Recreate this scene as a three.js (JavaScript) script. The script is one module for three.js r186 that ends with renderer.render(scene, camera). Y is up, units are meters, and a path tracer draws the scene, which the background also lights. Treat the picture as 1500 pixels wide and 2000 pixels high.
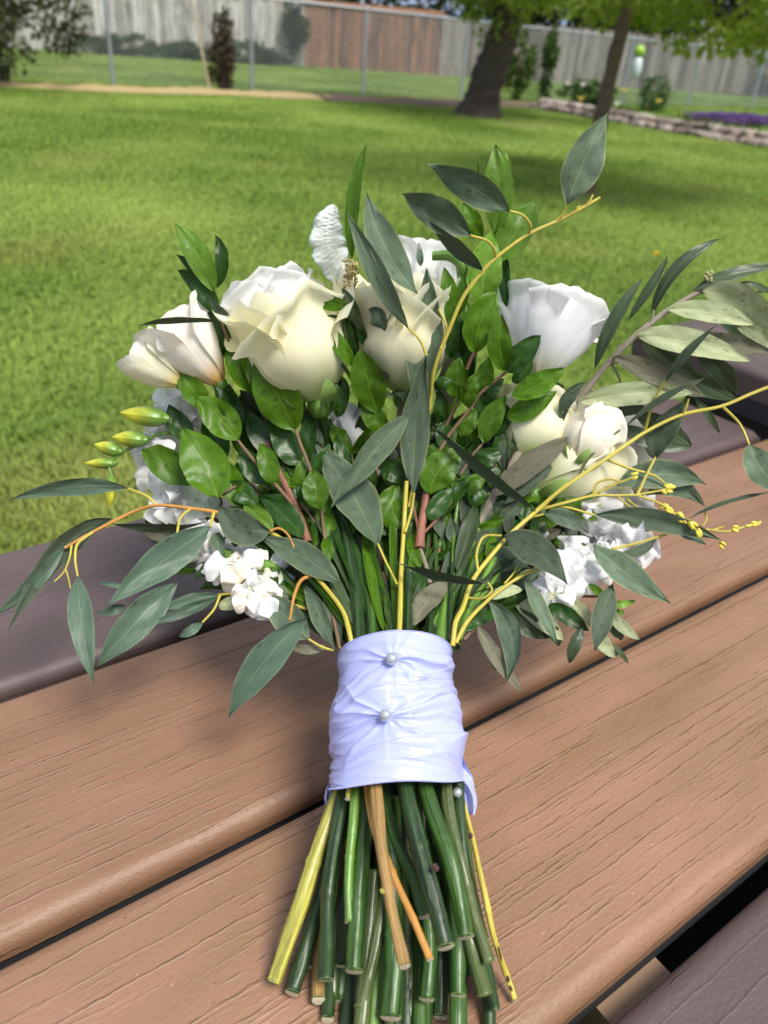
import * as THREE from 'three';
import { mergeGeometries } from 'three/addons/utils/BufferGeometryUtils.js';
import { ImprovedNoise } from 'three/addons/math/ImprovedNoise.js';

// ---------------------------------------------------------------- camera, sky, sun, exposure
const scene = new THREE.Scene();
const V = (x, y, z) => new THREE.Vector3(x, y, z);
const FOC = 1498, TABLE = 0.74;
const EYE = V(0, TABLE + 0.30, 0);
// camera basis (right, down, forward) of a phone held 30 cm above the table, pitched 30 degrees, rolled a little
const DOWN = V(-190, 2570, FOC).normalize();
const camUp = DOWN.clone().negate();
const camFwdFlat = V(0, 0, 1).addScaledVector(camUp, -camUp.z).normalize();
let camRight = new THREE.Vector3().crossVectors(camFwdFlat, camUp);
if (camRight.x < 0) camRight.negate();
const toWorld = c => V(c.dot(camRight), c.dot(camUp), -c.dot(camFwdFlat));
const FWD = toWorld(V(0, 0, 1)), UPV = toWorld(V(0, -1, 0)), RGT = toWorld(V(1, 0, 0));
const camera = new THREE.PerspectiveCamera(67.44, 0.75, 0.02, 400);
camera.position.copy(EYE); camera.up.copy(UPV);
camera.lookAt(EYE.clone().add(FWD));
camera.focus = 0.345; camera.userData.fStop = 11;
scene.add(camera);

const perlin = new ImprovedNoise();
const nz = (x, y = 0, z = 0) => perlin.noise(x, y, z);
const fbm = (x, y, z = 0) => nz(x, y, z) + 0.5 * nz(2.1 * x, 2.1 * y, z + 5) + 0.25 * nz(4.3 * x, 4.3 * y, z + 9);
{ // bright, mostly cloudy sky with some blue in it
  const w = 512, h = 256, a = new Float32Array(w * h * 4);
  for (let j = 0; j < h; j++) for (let i = 0; i < w; i++) {
    const el = (j + 0.5) / h * Math.PI - Math.PI / 2, az = i / w * 2 * Math.PI;
    const x = Math.cos(el) * Math.cos(az), z = Math.cos(el) * Math.sin(az), y = Math.sin(el);
    const k = (j * w + i) * 4;
    if (y < -0.02) { a[k] = 0.16; a[k + 1] = 0.19; a[k + 2] = 0.12; a[k + 3] = 1; continue; }
    const q = 1.6 / (y + 0.35);
    let c = 0.52 + 0.75 * fbm(x * q + 3.1, z * q + 1.7, 0.3);
    c = THREE.MathUtils.smoothstep(c, 0.18, 0.8);
    const b = 0.75 + 0.25 * y;
    const blue = [0.18, 0.27, 0.50], cl = [0.60 * b, 0.62 * b, 0.67 * b];
    for (let m = 0; m < 3; m++) a[k + m] = blue[m] * (1 - c) + cl[m] * c;
    a[k + 3] = 1;
  }
  const t = new THREE.DataTexture(a, w, h, THREE.RGBAFormat, THREE.FloatType);
  t.mapping = THREE.EquirectangularReflectionMapping; t.magFilter = THREE.LinearFilter; t.minFilter = THREE.LinearFilter;
  t.needsUpdate = true;
  scene.background = t; scene.environment = t;
}
const sun = new THREE.DirectionalLight(new THREE.Color().setRGB(1, 0.95, 0.88), 3.5);
sun.position.set(3.0, 8.4, 2.4); sun.target.position.set(0, 0.8, -0.4);
sun.castShadow = true; sun.shadow.radius = 44; sun.shadow.mapSize.set(2048, 2048);
Object.assign(sun.shadow.camera, { left: -12, right: 12, top: 20, bottom: -12, near: 0.5, far: 60 });
scene.add(sun, sun.target);

const renderer = new THREE.WebGLRenderer({ antialias: true });
renderer.toneMapping = THREE.LinearToneMapping;
renderer.toneMappingExposure = 1.5;
renderer.shadowMap.enabled = true;

// ---------------------------------------------------------------- helpers
let seed = 12345;
const rnd = () => { seed = (seed * 1664525 + 1013904223) >>> 0; return seed / 4294967296; };
const rr = (a, b) => a + (b - a) * rnd();
const pick = a => a[Math.floor(rnd() * a.length)];
const lin = (r, g, b) => new THREE.Color().setRGB(r, g, b);
const clamp = (x, a, b) => Math.min(b, Math.max(a, x));
const sstep = THREE.MathUtils.smoothstep;
const used = {};
function numbered(n) { const k = used[n] = (used[n] ?? -1) + 1; return k ? n + '_' + String(k).padStart(3, '0') : n; }
function shade(o) { o.castShadow = true; o.receiveShadow = true; return o; }
function mesh(name, geo, mat, parent) {
  const m = shade(new THREE.Mesh(geo, mat)); m.name = name;
  parent.add(m); return m;
}
function thing(name, label, category, pos = [0, 0, 0], group) {
  const o = new THREE.Group(); o.name = numbered(name); o.position.set(...pos);
  o.userData = { label, category }; if (group) o.userData.group = group;
  scene.add(o); return o;
}
function struct(name, geo, mat) { const m = mesh(numbered(name), geo, mat, scene); m.userData.kind = 'structure'; return m; }
const std = (color, roughness = 0.7, extra = {}) => new THREE.MeshStandardMaterial({ color, roughness, side: THREE.DoubleSide, ...extra });
const phys = (color, roughness, extra = {}) => new THREE.MeshPhysicalMaterial({ color, roughness, side: THREE.DoubleSide, ...extra });
const srgb8 = c => Math.round(255 * clamp(c <= 0.0031308 ? 12.92 * c : 1.055 * Math.pow(c, 1 / 2.4) - 0.055, 0, 1));
// texture from a function f(u, v) -> linear [r, g, b]
function colorTex(w, h, f) {
  const a = new Uint8Array(w * h * 4);
  for (let j = 0; j < h; j++) for (let i = 0; i < w; i++) {
    const c = f((i + 0.5) / w, (j + 0.5) / h), k = (j * w + i) * 4;
    a[k] = srgb8(c[0]); a[k + 1] = srgb8(c[1]); a[k + 2] = srgb8(c[2]); a[k + 3] = 255;
  }
  const t = new THREE.DataTexture(a, w, h); t.colorSpace = THREE.SRGBColorSpace;
  t.wrapS = t.wrapT = THREE.RepeatWrapping; t.magFilter = t.minFilter = THREE.LinearFilter; t.needsUpdate = true; return t;
}
function grayTex(w, h, f) {
  const a = new Uint8Array(w * h * 4);
  for (let j = 0; j < h; j++) for (let i = 0; i < w; i++) {
    const c = Math.round(255 * clamp(f((i + 0.5) / w, (j + 0.5) / h), 0, 1)), k = (j * w + i) * 4;
    a[k] = a[k + 1] = a[k + 2] = c; a[k + 3] = 255;
  }
  const t = new THREE.DataTexture(a, w, h);
  t.wrapS = t.wrapT = THREE.RepeatWrapping; t.magFilter = t.minFilter = THREE.LinearFilter; t.needsUpdate = true; return t;
}
// grid surface: f(u, v) -> Vector3
function surface(nu, nv, f, uvf) {
  const p = [], uv = [], idx = [];
  for (let j = 0; j <= nv; j++) for (let i = 0; i <= nu; i++) {
    const u = i / nu, v = j / nv, q = f(u, v); p.push(q.x, q.y, q.z);
    const t = uvf ? uvf(u, v) : [u, v]; uv.push(t[0], t[1]);
  }
  for (let j = 0; j < nv; j++) for (let i = 0; i < nu; i++) {
    const a = j * (nu + 1) + i, b = a + 1, c = a + nu + 1, d = c + 1; idx.push(a, b, d, a, d, c);
  }
  const g = new THREE.BufferGeometry();
  g.setAttribute('position', new THREE.Float32BufferAttribute(p, 3));
  g.setAttribute('uv', new THREE.Float32BufferAttribute(uv, 2));
  g.setIndex(idx); g.computeVertexNormals(); return g;
}
// tapered tube along points; rad(t) -> radius; knob adds small bumps
function tubeGeo(pts, rad, { seg = 0, sides = 9, knob = 0, cap = true, sd = 0 } = {}) {
  const curve = new THREE.CatmullRomCurve3(pts, false, 'centripetal');
  const n = seg || Math.max(6, pts.length * 6);
  const fr = curve.computeFrenetFrames(n, false), p = [], uv = [], idx = [], L = curve.getLength();
  for (let j = 0; j <= n; j++) {
    const t = j / n, c = curve.getPointAt(t), r0 = rad(t);
    for (let i = 0; i <= sides; i++) {
      const a = i / sides * 2 * Math.PI, ca = Math.cos(a), sa = Math.sin(a);
      const r = r0 * (1 + knob * (nz(ca * 1.3 + sd, sa * 1.3, t * L * 60 + sd)));
      p.push(c.x + r * (ca * fr.normals[j].x + sa * fr.binormals[j].x), c.y + r * (ca * fr.normals[j].y + sa * fr.binormals[j].y), c.z + r * (ca * fr.normals[j].z + sa * fr.binormals[j].z));
      uv.push(i / sides, t * L * 10);
    }
  }
  for (let j = 0; j < n; j++) for (let i = 0; i < sides; i++) {
    const a = j * (sides + 1) + i, b = a + 1, c = a + sides + 1, d = c + 1; idx.push(a, d, b, a, c, d);
  }
  if (cap) for (const j of [0, n]) {
    const c = curve.getPointAt(j / n), k = p.length / 3; p.push(c.x, c.y, c.z); uv.push(0.5, j / n * L * 10);
    for (let i = 0; i < sides; i++) { const a = j * (sides + 1) + i; j ? idx.push(k, a, a + 1) : idx.push(k, a + 1, a); }
  }
  const g = new THREE.BufferGeometry();
  g.setAttribute('position', new THREE.Float32BufferAttribute(p, 3));
  g.setAttribute('uv', new THREE.Float32BufferAttribute(uv, 2));
  g.setIndex(idx); g.computeVertexNormals();
  g.userData.end = curve.getPointAt(1); g.userData.tan = curve.getTangentAt(1); return g;
}
function boxGeo(w, h, d, x, y, z, ry = 0) { const g = new THREE.BoxGeometry(w, h, d); if (ry) g.rotateY(ry); g.translate(x, y, z); return g; }
const ground = (x, z) => 0.03 * Math.max(0, -z - 1) + 0.02 * nz(x * 0.3, z * 0.3, 4);

// ---------------------------------------------------------------- the lawn and what lies on it
const patch = (x, z) => fbm(x * 0.5 + 7, z * 0.5, 2.2);
{
  const R = 60, g = new THREE.PlaneGeometry(2 * R, 2 * R, 300, 300); g.rotateX(-Math.PI / 2); g.translate(0, 0, -R + 12);
  const p = g.attributes.position, uv = g.attributes.uv;
  for (let i = 0; i < p.count; i++) { const x = p.getX(i), z = p.getZ(i); p.setY(i, ground(x, z)); uv.setXY(i, x / 4, z / 4); }
  g.computeVertexNormals();
  const t = colorTex(512, 512, (u, v) => {
    const P = (k, s) => { // seamless noise
      const a = u * 2 * Math.PI, b = v * 2 * Math.PI;
      return nz(Math.cos(a) * k + s, Math.sin(a) * k + Math.cos(b) * k, Math.sin(b) * k + s);
    };
    const m = 0.5 + 0.5 * P(1.2, 3) + 0.35 * P(4, 9) + 0.3 * P(14, 1) + 0.25 * rnd() - 0.12;
    return [0.11 + 0.08 * m, 0.175 + 0.10 * m, 0.026 + 0.02 * m];
  });
  struct('lawn', g, std(lin(1, 1, 1), 0.95, { map: t, bumpMap: t, bumpScale: 0.02 }));
}
{ // mown grass: tufts of bent blades
  const tuft = [];
  for (let b = 0; b < 8; b++) {
    const a = rr(0, 6.28), r = rr(0, 0.03), x = Math.cos(a) * r, z = Math.sin(a) * r, h = rr(0.03, 0.062), w = rr(0.0016, 0.003), le = rr(0.01, 0.035), d = rr(0, 6.28);
    const dx = Math.cos(d) * le, dz = Math.sin(d) * le, sx = -Math.sin(d) * w, sz = Math.cos(d) * w;
    const g = new THREE.BufferGeometry();
    g.setAttribute('position', new THREE.Float32BufferAttribute([x - sx, 0, z - sz, x + sx, 0, z + sz, x - sx * 0.8 + dx * 0.35, h * 0.65, z - sz * 0.8 + dz * 0.35, x + sx * 0.8 + dx * 0.35, h * 0.65, z + sz * 0.8 + dz * 0.35, x + dx, h, z + dz], 3));
    g.setIndex([0, 1, 3, 0, 3, 2, 2, 3, 4]); g.computeVertexNormals(); tuft.push(g);
  }
  const N = 400000, im = shade(new THREE.InstancedMesh(mergeGeometries(tuft), phys(lin(1, 1, 1), 0.7, { transmission: 0.3, thickness: 0, specularIntensity: .25 }), N));
  const M = new THREE.Matrix4(), Q = new THREE.Quaternion(), Y = V(0, 1, 0), S = V(1, 1, 1), P = V(0, 0, 0);
  for (let i = 0; i < N; i++) {
    const d = 0.9 + 27 * Math.pow(rnd(), 1.7), wide = i % 8 < 3, x = rr(-1, 1) * (wide ? 2.5 + 1.25 * d : 0.9 + 0.62 * d), z = wide ? 2.2 - d * 1.1 : -d;
    P.set(x, ground(x, z) - 0.002, z); Q.setFromAxisAngle(Y, rr(0, 6.28));
    const pt = patch(x, z), s = (0.75 + 0.5 * rnd()) * (1 + 0.35 * clamp(-pt, -0.5, 0.8)) * (0.8 + d * 0.05);
    S.set(s * 0.85, s * 0.5, s * 0.85); M.compose(P, Q, S); im.setMatrixAt(i, M);
    const m = clamp(0.5 + 0.8 * pt + rr(-0.22, 0.22), 0, 1), dry = Math.max(0, nz(x * 0.9, z * 0.9, 8) - 0.25) * 1.2;
    im.setColorAt(i, lin(0.17 + 0.20 * m + 0.16 * dry, 0.275 + 0.205 * m + 0.04 * dry, 0.04 + 0.07 * m + 0.05 * dry));
  }
  im.name = 'grass'; im.userData = { kind: 'stuff', label: 'short mown green grass covering the whole lawn', category: 'grass' }; scene.add(im);
}
// a strip of ground along a line (x0,z0)-(x1,z1), wavy edges
function strip(name, x0, z0, x1, z1, w, lift, mat) {
  const d = V(x1 - x0, 0, z1 - z0), L = d.length(); d.normalize();
  struct(name, surface(80, 10, (u, v) => {
    const s = u * L, e = (v - 0.5) * w * (1 + 0.5 * nz(s * 0.7, v * 2, 3)) + 0.25 * nz(s * 0.4, 0, 7);
    const x = x0 + d.x * s - d.z * e, z = z0 + d.z * s + d.x * e;
    return V(x, ground(x, z) + lift + 0.05 * Math.sin(Math.PI * v) * (1 + nz(s * 3, v * 5)), z);
  }, (u, v) => [u * L, v * w]), mat);
}
strip('dry_grass_strip', -6.6, -12.9, -1.6, -15.6, 0.9, 0.03, std(lin(1, 1, 1), 0.95, { map: colorTex(128, 128, () => { const k = rnd(); return [0.26 + 0.16 * k, 0.2 + 0.12 * k, 0.09 + 0.05 * k]; }) }));
strip('mulch_bed', -1.7, -15.4, 3.0, -17.6, 1.3, 0.03, std(lin(1, 1, 1), 0.95, { map: colorTex(128, 128, () => { const k = rnd(); return [0.07 + 0.1 * k, 0.045 + 0.06 * k, 0.035 + 0.04 * k]; }) }));
const soilTex = colorTex(128, 128, () => { const k = rnd(); return [0.1 + 0.1 * k, 0.085 + 0.07 * k, 0.05 + 0.04 * k]; });
for (const [cx, cz, r] of [[1.15, -14.0, 1.1], [1.65, -7.05, 0.32]]) {
  const g = new THREE.CircleGeometry(1, 40); g.rotateX(-Math.PI / 2);
  const p = g.attributes.position;
  for (let i = 0; i < p.count; i++) {
    const a = Math.atan2(p.getZ(i), p.getX(i)), k = Math.hypot(p.getX(i), p.getZ(i)) * r * (1 + 0.3 * nz(Math.cos(a) * 1.5 + cx, Math.sin(a) * 1.5));
    const x = cx + Math.cos(a) * k * 1.4, z = cz + Math.sin(a) * k; p.setXYZ(i, x, ground(x, z) + 0.008, z);
  }
  g.computeVertexNormals(); struct('bare_soil', g, std(lin(1, 1, 1), 0.95, { map: soilTex }));
}
{ // dandelions
  const yel = std(lin(0.75, 0.5, 0.02), 0.7), st = std(lin(0.12, 0.2, 0.04), 0.6);
  const spots = [[1.46, -4.66, 'in the open lawn above the white flower, the nearer of two'], [3.02, -7.0, 'in the lawn right of the slim tree, the farther of two']];
  for (const [x, z, where] of spots) {
    const t = thing('dandelion', 'small yellow dandelion ' + where, 'dandelion', [x, ground(x, z), z], 'dandelions in the lawn');
    mesh('stem', tubeGeo([V(0, 0, 0), V(0.01, 0.04, 0), V(0.005, 0.085, 0.01)], () => 0.002, { sides: 6 }), st, t);
    const g = [];
    for (let i = 0; i < 40; i++) { const q = new THREE.ConeGeometry(0.004, 0.026, 4); q.translate(0, 0.012, 0); q.rotateX(rr(0.2, 1.5)); q.rotateY(rr(0, 6.28)); q.translate(0.005, 0.085, 0.01); g.push(q); }
    mesh('flower_head', mergeGeometries(g), yel, t);
  }
}

// ---------------------------------------------------------------- fences
{
  const P = [], X = [-9.4, -7.2, -5.03, -2.94, -1.0, 0.95, 2.89, 4.8, 6.7, 8.7, 10.8];
  for (const x of X) P.push([x, -17.5 - 0.6 * x]);
  const steel = std(lin(0.42, 0.45, 0.48), 0.4, { metalness: 0.6 });
  const t = thing('chain_link_fence', 'grey galvanised chain-link fence with round posts behind the lawn', 'fence', [0, 0, -17.5]);
  const RY = 1.9;
  for (const [x, z] of P) {
    const b = ground(x, z), g = new THREE.CylinderGeometry(0.03, 0.03, RY - b + 0.02, 12); g.translate(x, (RY + b) / 2, z + 17.5);
    const post = mesh('post', g, steel, t);
    const c = new THREE.SphereGeometry(0.036, 12, 8); c.translate(x, RY + 0.03, z + 17.5); mesh('post_cap', c, steel, post);
  }
  const a = P[0], e = P[P.length - 1];
  mesh('top_rail', tubeGeo([V(a[0], RY, a[1] + 17.5), V(0, RY + 0.005, 0), V(e[0], RY, e[1] + 17.5)], () => 0.022, { seg: 40 }), steel, t);
  const wires = [], dx = e[0] - a[0], dz = e[1] - a[1], L = Math.hypot(dx, dz), ang = Math.atan2(-dz, dx), H = 1.4;
  for (let s = -H; s < L; s += 0.09) for (const k of [-1, 1]) {
    const g = new THREE.BoxGeometry(0.006, H * 1.414, 0.006); g.rotateZ(k * Math.PI / 4); g.rotateY(ang);
    const m = clamp(s + H / 2, H / 2, L - H / 2); g.translate(a[0] + dx * m / L, 0.48 + H / 2 + 0.006 * m / 2, a[1] + 17.5 + dz * m / L + 0.004 * k); wires.push(g);
  }
  const w = mesh('chain_link_mesh', mergeGeometries(wires), steel, t); w.userData.kind = 'stuff';
}
{ // tall board fence of three makes
  const mats = {
    pale: [0, 1, 2, 3].map(i => std(lin(0.8 - 0.11 * i, 0.76 - 0.11 * i, 0.69 - 0.11 * i), 0.9)),
    red: [0, 1, 2, 3].map(i => std(lin(0.42 - 0.07 * i, 0.215 - 0.03 * i, 0.135 - 0.015 * i), 0.9)),
    grey: [0, 1, 2, 3].map(i => std(lin(0.38 - 0.07 * i, 0.33 - 0.062 * i, 0.285 - 0.058 * i), 0.9)),
  };
  const bt = colorTex(64, 256, (u, v) => { const k = 0.78 + 0.42 * nz(u * 9, v * 3, 2) + 0.34 * nz(u * 30, v * 5, 7) + 0.15 * nz(u * 3, v * 11, 5); return [k, k, k]; });
  for (const k in mats) for (const m of mats[k]) m.map = bt;
  const secs = [[-15, -3.6, 'pale', 'pale weathered whitish board fence at the left behind the chain-link'], [-3.6, 0.7, 'red', 'reddish brown board fence section in the middle behind the chain-link'], [0.7, 17, 'grey', 'dull grey board fence at the right behind the tree trunks']];
  for (const [x0, x1, key, label] of secs) {
    const zf = x => -28.2 - 0.24 * x, t = thing('board_fence', label, 'fence', [x0, ground(x0, zf(x0)), zf(x0)], null);
    const by = ground(x0, zf(x0)), bz = zf(x0);
    for (let x = x0; x < x1; x += 0.148) {
      const z = zf(x), h = 1.62 + rr(-0.05, 0.05) + (key === 'grey' ? -0.06 : 0), g = new THREE.BoxGeometry(0.14, h, 0.02);
      { const q = g.attributes.uv, o = rnd(); for (let i = 0; i < q.count; i++) q.setXY(i, q.getX(i) * .25 + o, q.getY(i) * .8 + o * 3); } g.rotateZ(rr(-0.014, 0.014)); g.rotateY(0.236); g.translate(x - x0 + 0.07, ground(x, z) - by + h / 2 + 0.05, z - bz + rr(-0.008, 0.008));
      mesh('board', g, pick(mats[key]), t);
    }
    for (const y of [0.35, 1.45]) { const L = (x1 - x0) / Math.cos(0.236), g = new THREE.BoxGeometry(L, 0.09, 0.04); g.rotateY(0.236); const xm = (x0 + x1) / 2; g.translate(xm - x0, ground(xm, zf(xm)) - by + y, zf(xm) - bz - 0.045); mesh('rail', g, mats[key][1], t); }
    if (key === 'red') { const L = (x1 - x0) / Math.cos(0.236), g = new THREE.BoxGeometry(L, 0.1, 0.06); g.rotateY(0.236); const xm = (x0 + x1) / 2; g.translate(xm - x0, ground(xm, zf(xm)) - by + 1.72, zf(xm) - bz + 0.045); mesh('cap_rail', g, std(lin(0.4, 0.2, 0.11), 0.8), t); }
  }
}

// ---------------------------------------------------------------- trees, shrubs and garden
// n leaf-sized faces in clumps inside an ellipsoid
function foliageGeo(n, cx, cy, cz, rx, ry, rz, size, { clumps = 14, spread = 0.34, flat = 0.3, long = 1.7 } = {}) {
  const p = [], uv = [], C = [];
  for (let i = 0; i < clumps; i++) {
    let a; do a = V(rr(-1, 1), rr(-1, 1), rr(-1, 1)); while (a.length() > 1 || a.length() < 0.3);
    C.push([a, rr(0.6, 1.2) * spread]);
  }
  for (let i = 0; i < n; i++) {
    const [c, s] = C[Math.floor(rnd() * clumps)];
    let q; do q = V(rr(-1, 1), rr(-1, 1), rr(-1, 1)); while (q.length() > 1);
    q.multiplyScalar(s).add(c); const o = V(cx + q.x * rx, cy + q.y * ry, cz + q.z * rz);
    const d = V(rr(-1, 1), rr(-1, 1) - flat, rr(-1, 1)).normalize(), e = new THREE.Vector3().crossVectors(d, V(rr(-1, 1), rr(-1, 1), rr(-1, 1))).normalize();
    const l = size * rr(0.6, 1.3), w = l / long / 2;
    const A = o, B = o.clone().addScaledVector(d, l * 0.5).addScaledVector(e, w), D = o.clone().addScaledVector(d, l * 0.5).addScaledVector(e, -w), E = o.clone().addScaledVector(d, l);
    for (const k of [A, B, E, A, E, D]) { p.push(k.x, k.y, k.z); uv.push(0, 0); }
  }
  const g = new THREE.BufferGeometry();
  g.setAttribute('position', new THREE.Float32BufferAttribute(p, 3)); g.setAttribute('uv', new THREE.Float32BufferAttribute(uv, 2)); g.computeVertexNormals(); return g;
}
const leafMat = (r, g, b, tr = 0.45) => phys(lin(r, g, b), 0.6, { transmission: tr, thickness: 0, specularIntensity: .3 });
const barkTex = colorTex(128, 256, (u, v) => { const a = u * 6.283, k = 0.65 + 0.7 * nz(Math.cos(a) * 6, Math.sin(a) * 6, v * 7) + 0.35 * nz(Math.cos(a) * 15, Math.sin(a) * 15, v * 20); return [0.085 * k, 0.062 * k, 0.048 * k]; });
const bark = std(lin(1, 1, 1), 0.95, { map: barkTex, bumpMap: barkTex, bumpScale: 0.03 });
const barkGrey = std(lin(2.3, 2.2, 2.15), 0.95, { map: barkTex, bumpMap: barkTex, bumpScale: 0.02 });
{ // big tree
  const x = 1.08, z = -14.2, y = ground(x, z);
  const t = thing('tree', 'thick dark leaning tree trunk on bare soil before the fences', 'tree', [x, y - 0.05, z]);
  mesh('trunk', tubeGeo([V(-0.02, 0, 0), V(0.05, 0.5, 0), V(0.28, 1.45, -0.05), V(0.5, 2.6, -0.1)], q => 0.27 + 0.16 * Math.exp(-q * 14) - 0.06 * q, { seg: 40, sides: 28, knob: 0.25 }), bark, t);
  for (const [a, b] of [[V(-0.9, 2.5, 0.1), V(-1.9, 3.3, 0.3)], [V(1.3, 2.6, 0.2), V(2.2, 3.1, 0.3)], [V(0.5, 3.4, -0.3), V(0.8, 4.6, -0.2)], [V(0.1, 2.9, 0.7), V(-0.2, 3.6, 1.4)]])
    mesh('limb', tubeGeo([V(0.28, 1.5, -0.05), a, b], q => 0.12 - 0.08 * q, { seg: 16, sides: 10, knob: 0.3 }), bark, t);
  const cr = mesh('crown', foliageGeo(13000, 0.6, 3.15, 0.2, 2.5, 1.75, 1.9, 0.11, { clumps: 46, spread: 0.26 }), leafMat(0.26, 0.36, 0.035, .55), t);
  cr.userData.label = 'bright yellow-green young leaves';
}
{ // slim tree
  const x = 1.55, z = -7.2, y = ground(x, z);
  const t = thing('tree', 'slim grey-barked young tree with low fresh green branches', 'tree', [x, y - 0.03, z]);
  mesh('trunk', tubeGeo([V(-0.02, 0, 0), V(0.0, 0.5, 0), V(0.03, 1.1, -0.02), V(0.07, 1.6, -0.02), V(0.1, 2.6, 0)], q => 0.066 + 0.04 * Math.exp(-q * 20) - 0.02 * q, { seg: 40, sides: 16, knob: 0.3, sd: 4 }), barkGrey, t);
  for (const [a, b] of [[V(-0.5, 1.75, 0.1), V(-1.2, 1.95, 0.2)], [V(0.6, 1.75, 0.1), V(1.5, 2.0, 0.1)], [V(0.0, 2.1, 0.5), V(-0.3, 2.4, 1.0)]])
    mesh('limb', tubeGeo([V(0.07, 1.5, -0.02), a, b], q => 0.045 - 0.03 * q, { seg: 16, sides: 8, knob: 0.3 }), barkGrey, t);
  const cr = mesh('crown', foliageGeo(22000, 0.3, 2.12, 0.0, 2.1, 0.92, 1.5, 0.07, { clumps: 95, spread: 0.19 }), leafMat(0.32, 0.42, 0.05, .55), t);
  cr.userData.label = 'fresh yellow-green leaves with gaps';
}
function shrub(name, label, cat, x, z, rx, ry, rz, n, size, col, opt = {}) {
  const y = ground(x, z) + (opt.lift || 0), t = thing(name, label, cat, [x, y, z]);
  const stems = [];
  for (let i = 0; i < (opt.stems ?? 7); i++) { const a = rr(0, 6.28), k = rr(0.2, 0.7); stems.push(tubeGeo([V(0.06 * Math.cos(a), 0, 0.06 * Math.sin(a)), V(k * 0.5 * rx * Math.cos(a), ry * 0.7, k * 0.5 * rz * Math.sin(a)), V(k * rx * Math.cos(a), ry * 1.5, k * rz * Math.sin(a))], q => 0.02 * (1.2 - q) * Math.min(1, ry + 0.3), { seg: 8, sides: 5 })); }
  if (stems.length) mesh('stems', mergeGeometries(stems), opt.stem || bark, t);
  mesh('foliage', foliageGeo(n, 0, ry, 0, rx, ry, rz, size, { clumps: 26, spread: 0.32, ...opt }), leafMat(...col), t);
  return t;
}
shrub('shrub', 'dark loose shrub at the left end of the chain-link fence', 'shrub', -6.3, -13.2, 1.1, 0.9, 0.8, 4200, 0.10, [0.07, 0.085, 0.03]);
shrub('shrub', 'brown half-dry shrub beside a pale stake at the chain-link fence', 'shrub', -3.35, -15.2, 0.26, 0.62, 0.26, 1500, 0.08, [0.11, 0.085, 0.05]);
{
  const x = -3.62, z = -15.0, t = thing('stake', 'thin pale wooden stake leaning beside the brown shrub', 'stake', [x, ground(x, z), z]);
  mesh('pole', tubeGeo([V(0.1, -0.05, 0), V(-0.16, 1.35, 0)], () => 0.022, { sides: 8, knob: 0.2 }), std(lin(0.5, 0.42, 0.3), 0.9), t);
}
shrub('climbing_plant', 'light green climbing plant on the fence right of the thick trunk', 'climbing plant', 2.15, -18.6, 0.28, 0.62, 0.2, 1500, 0.09, [0.12, 0.2, 0.04]);
shrub('climbing_plant', 'green climbing plant wrapped round the fence post past the trunk', 'climbing plant', 2.75, -18.9, 0.2, 0.7, 0.2, 1300, 0.09, [0.1, 0.17, 0.04]);
shrub('garden_plant', 'tall leafy green plant under the hanging ornament', 'plant', 4.95, -18.3, 0.34, 0.36, 0.3, 900, 0.12, [0.07, 0.16, 0.03], { long: 5 });
shrub('garden_plant', 'low bushy green plant between the trunks by the fence', 'plant', 3.5, -17.8, 0.55, 0.26, 0.4, 1600, 0.1, [0.09, 0.16, 0.035]);
shrub('garden_plant', 'dark spiky plant at the right end of the stone edging', 'plant', 8.0, -17.0, 0.6, 0.5, 0.5, 2400, 0.2, [0.05, 0.075, 0.025], { long: 7, flat: -0.6 });
for (const [x, r, k] of [[-8.6, 0.5, 'leftmost'], [-6.6, 0.35, 'middle'], [-4.9, 0.45, 'rightmost']])
  shrub('ivy', `dark green ivy growing up the pale board fence, ${k} of its ivies`, 'ivy', x, -27.7 - 0.24 * x, r * 2.6, 0.16 + r * 0.25, 0.2, 1900, 0.13, [0.06, 0.12, 0.03], { stems: 4 });
shrub('ivy', 'green ivy hanging over the pale fence where it meets the red', 'ivy', -3.75, -27.0, 0.4, 0.7, 0.15, 1500, 0.13, [0.06, 0.11, 0.03], { lift: 0.4, stems: 4 });
for (const [x, z, rx, ry, label] of [[-11, -32, 5, 1.9, 'mixed green hedge behind the left end of the pale fence'], [-2.5, -32, 5, 2.3, 'olive green hedge rising behind the red board fence'], [6.5, -34, 4.5, 3.0, 'very dark hedge behind the grey fence and tree trunks'], [15.5, -36, 5, 3.0, 'dark hedge at the far right behind the grey fence']])
  shrub('hedge', label, 'hedge', x, z, rx, ry, 1.4, 9000, 0.3, x > 0 ? [0.022, 0.035, 0.014, 0.2] : [0.07, 0.1, 0.03], { clumps: 60, spread: 0.3 });
shrub('blossom_shrub', 'pale pink-white blossoming shrub behind the fence at the right edge', 'shrub', 12.6, -31.0, 1.2, 1.5, 0.8, 2600, 0.16, [0.6, 0.52, 0.5]);
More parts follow.
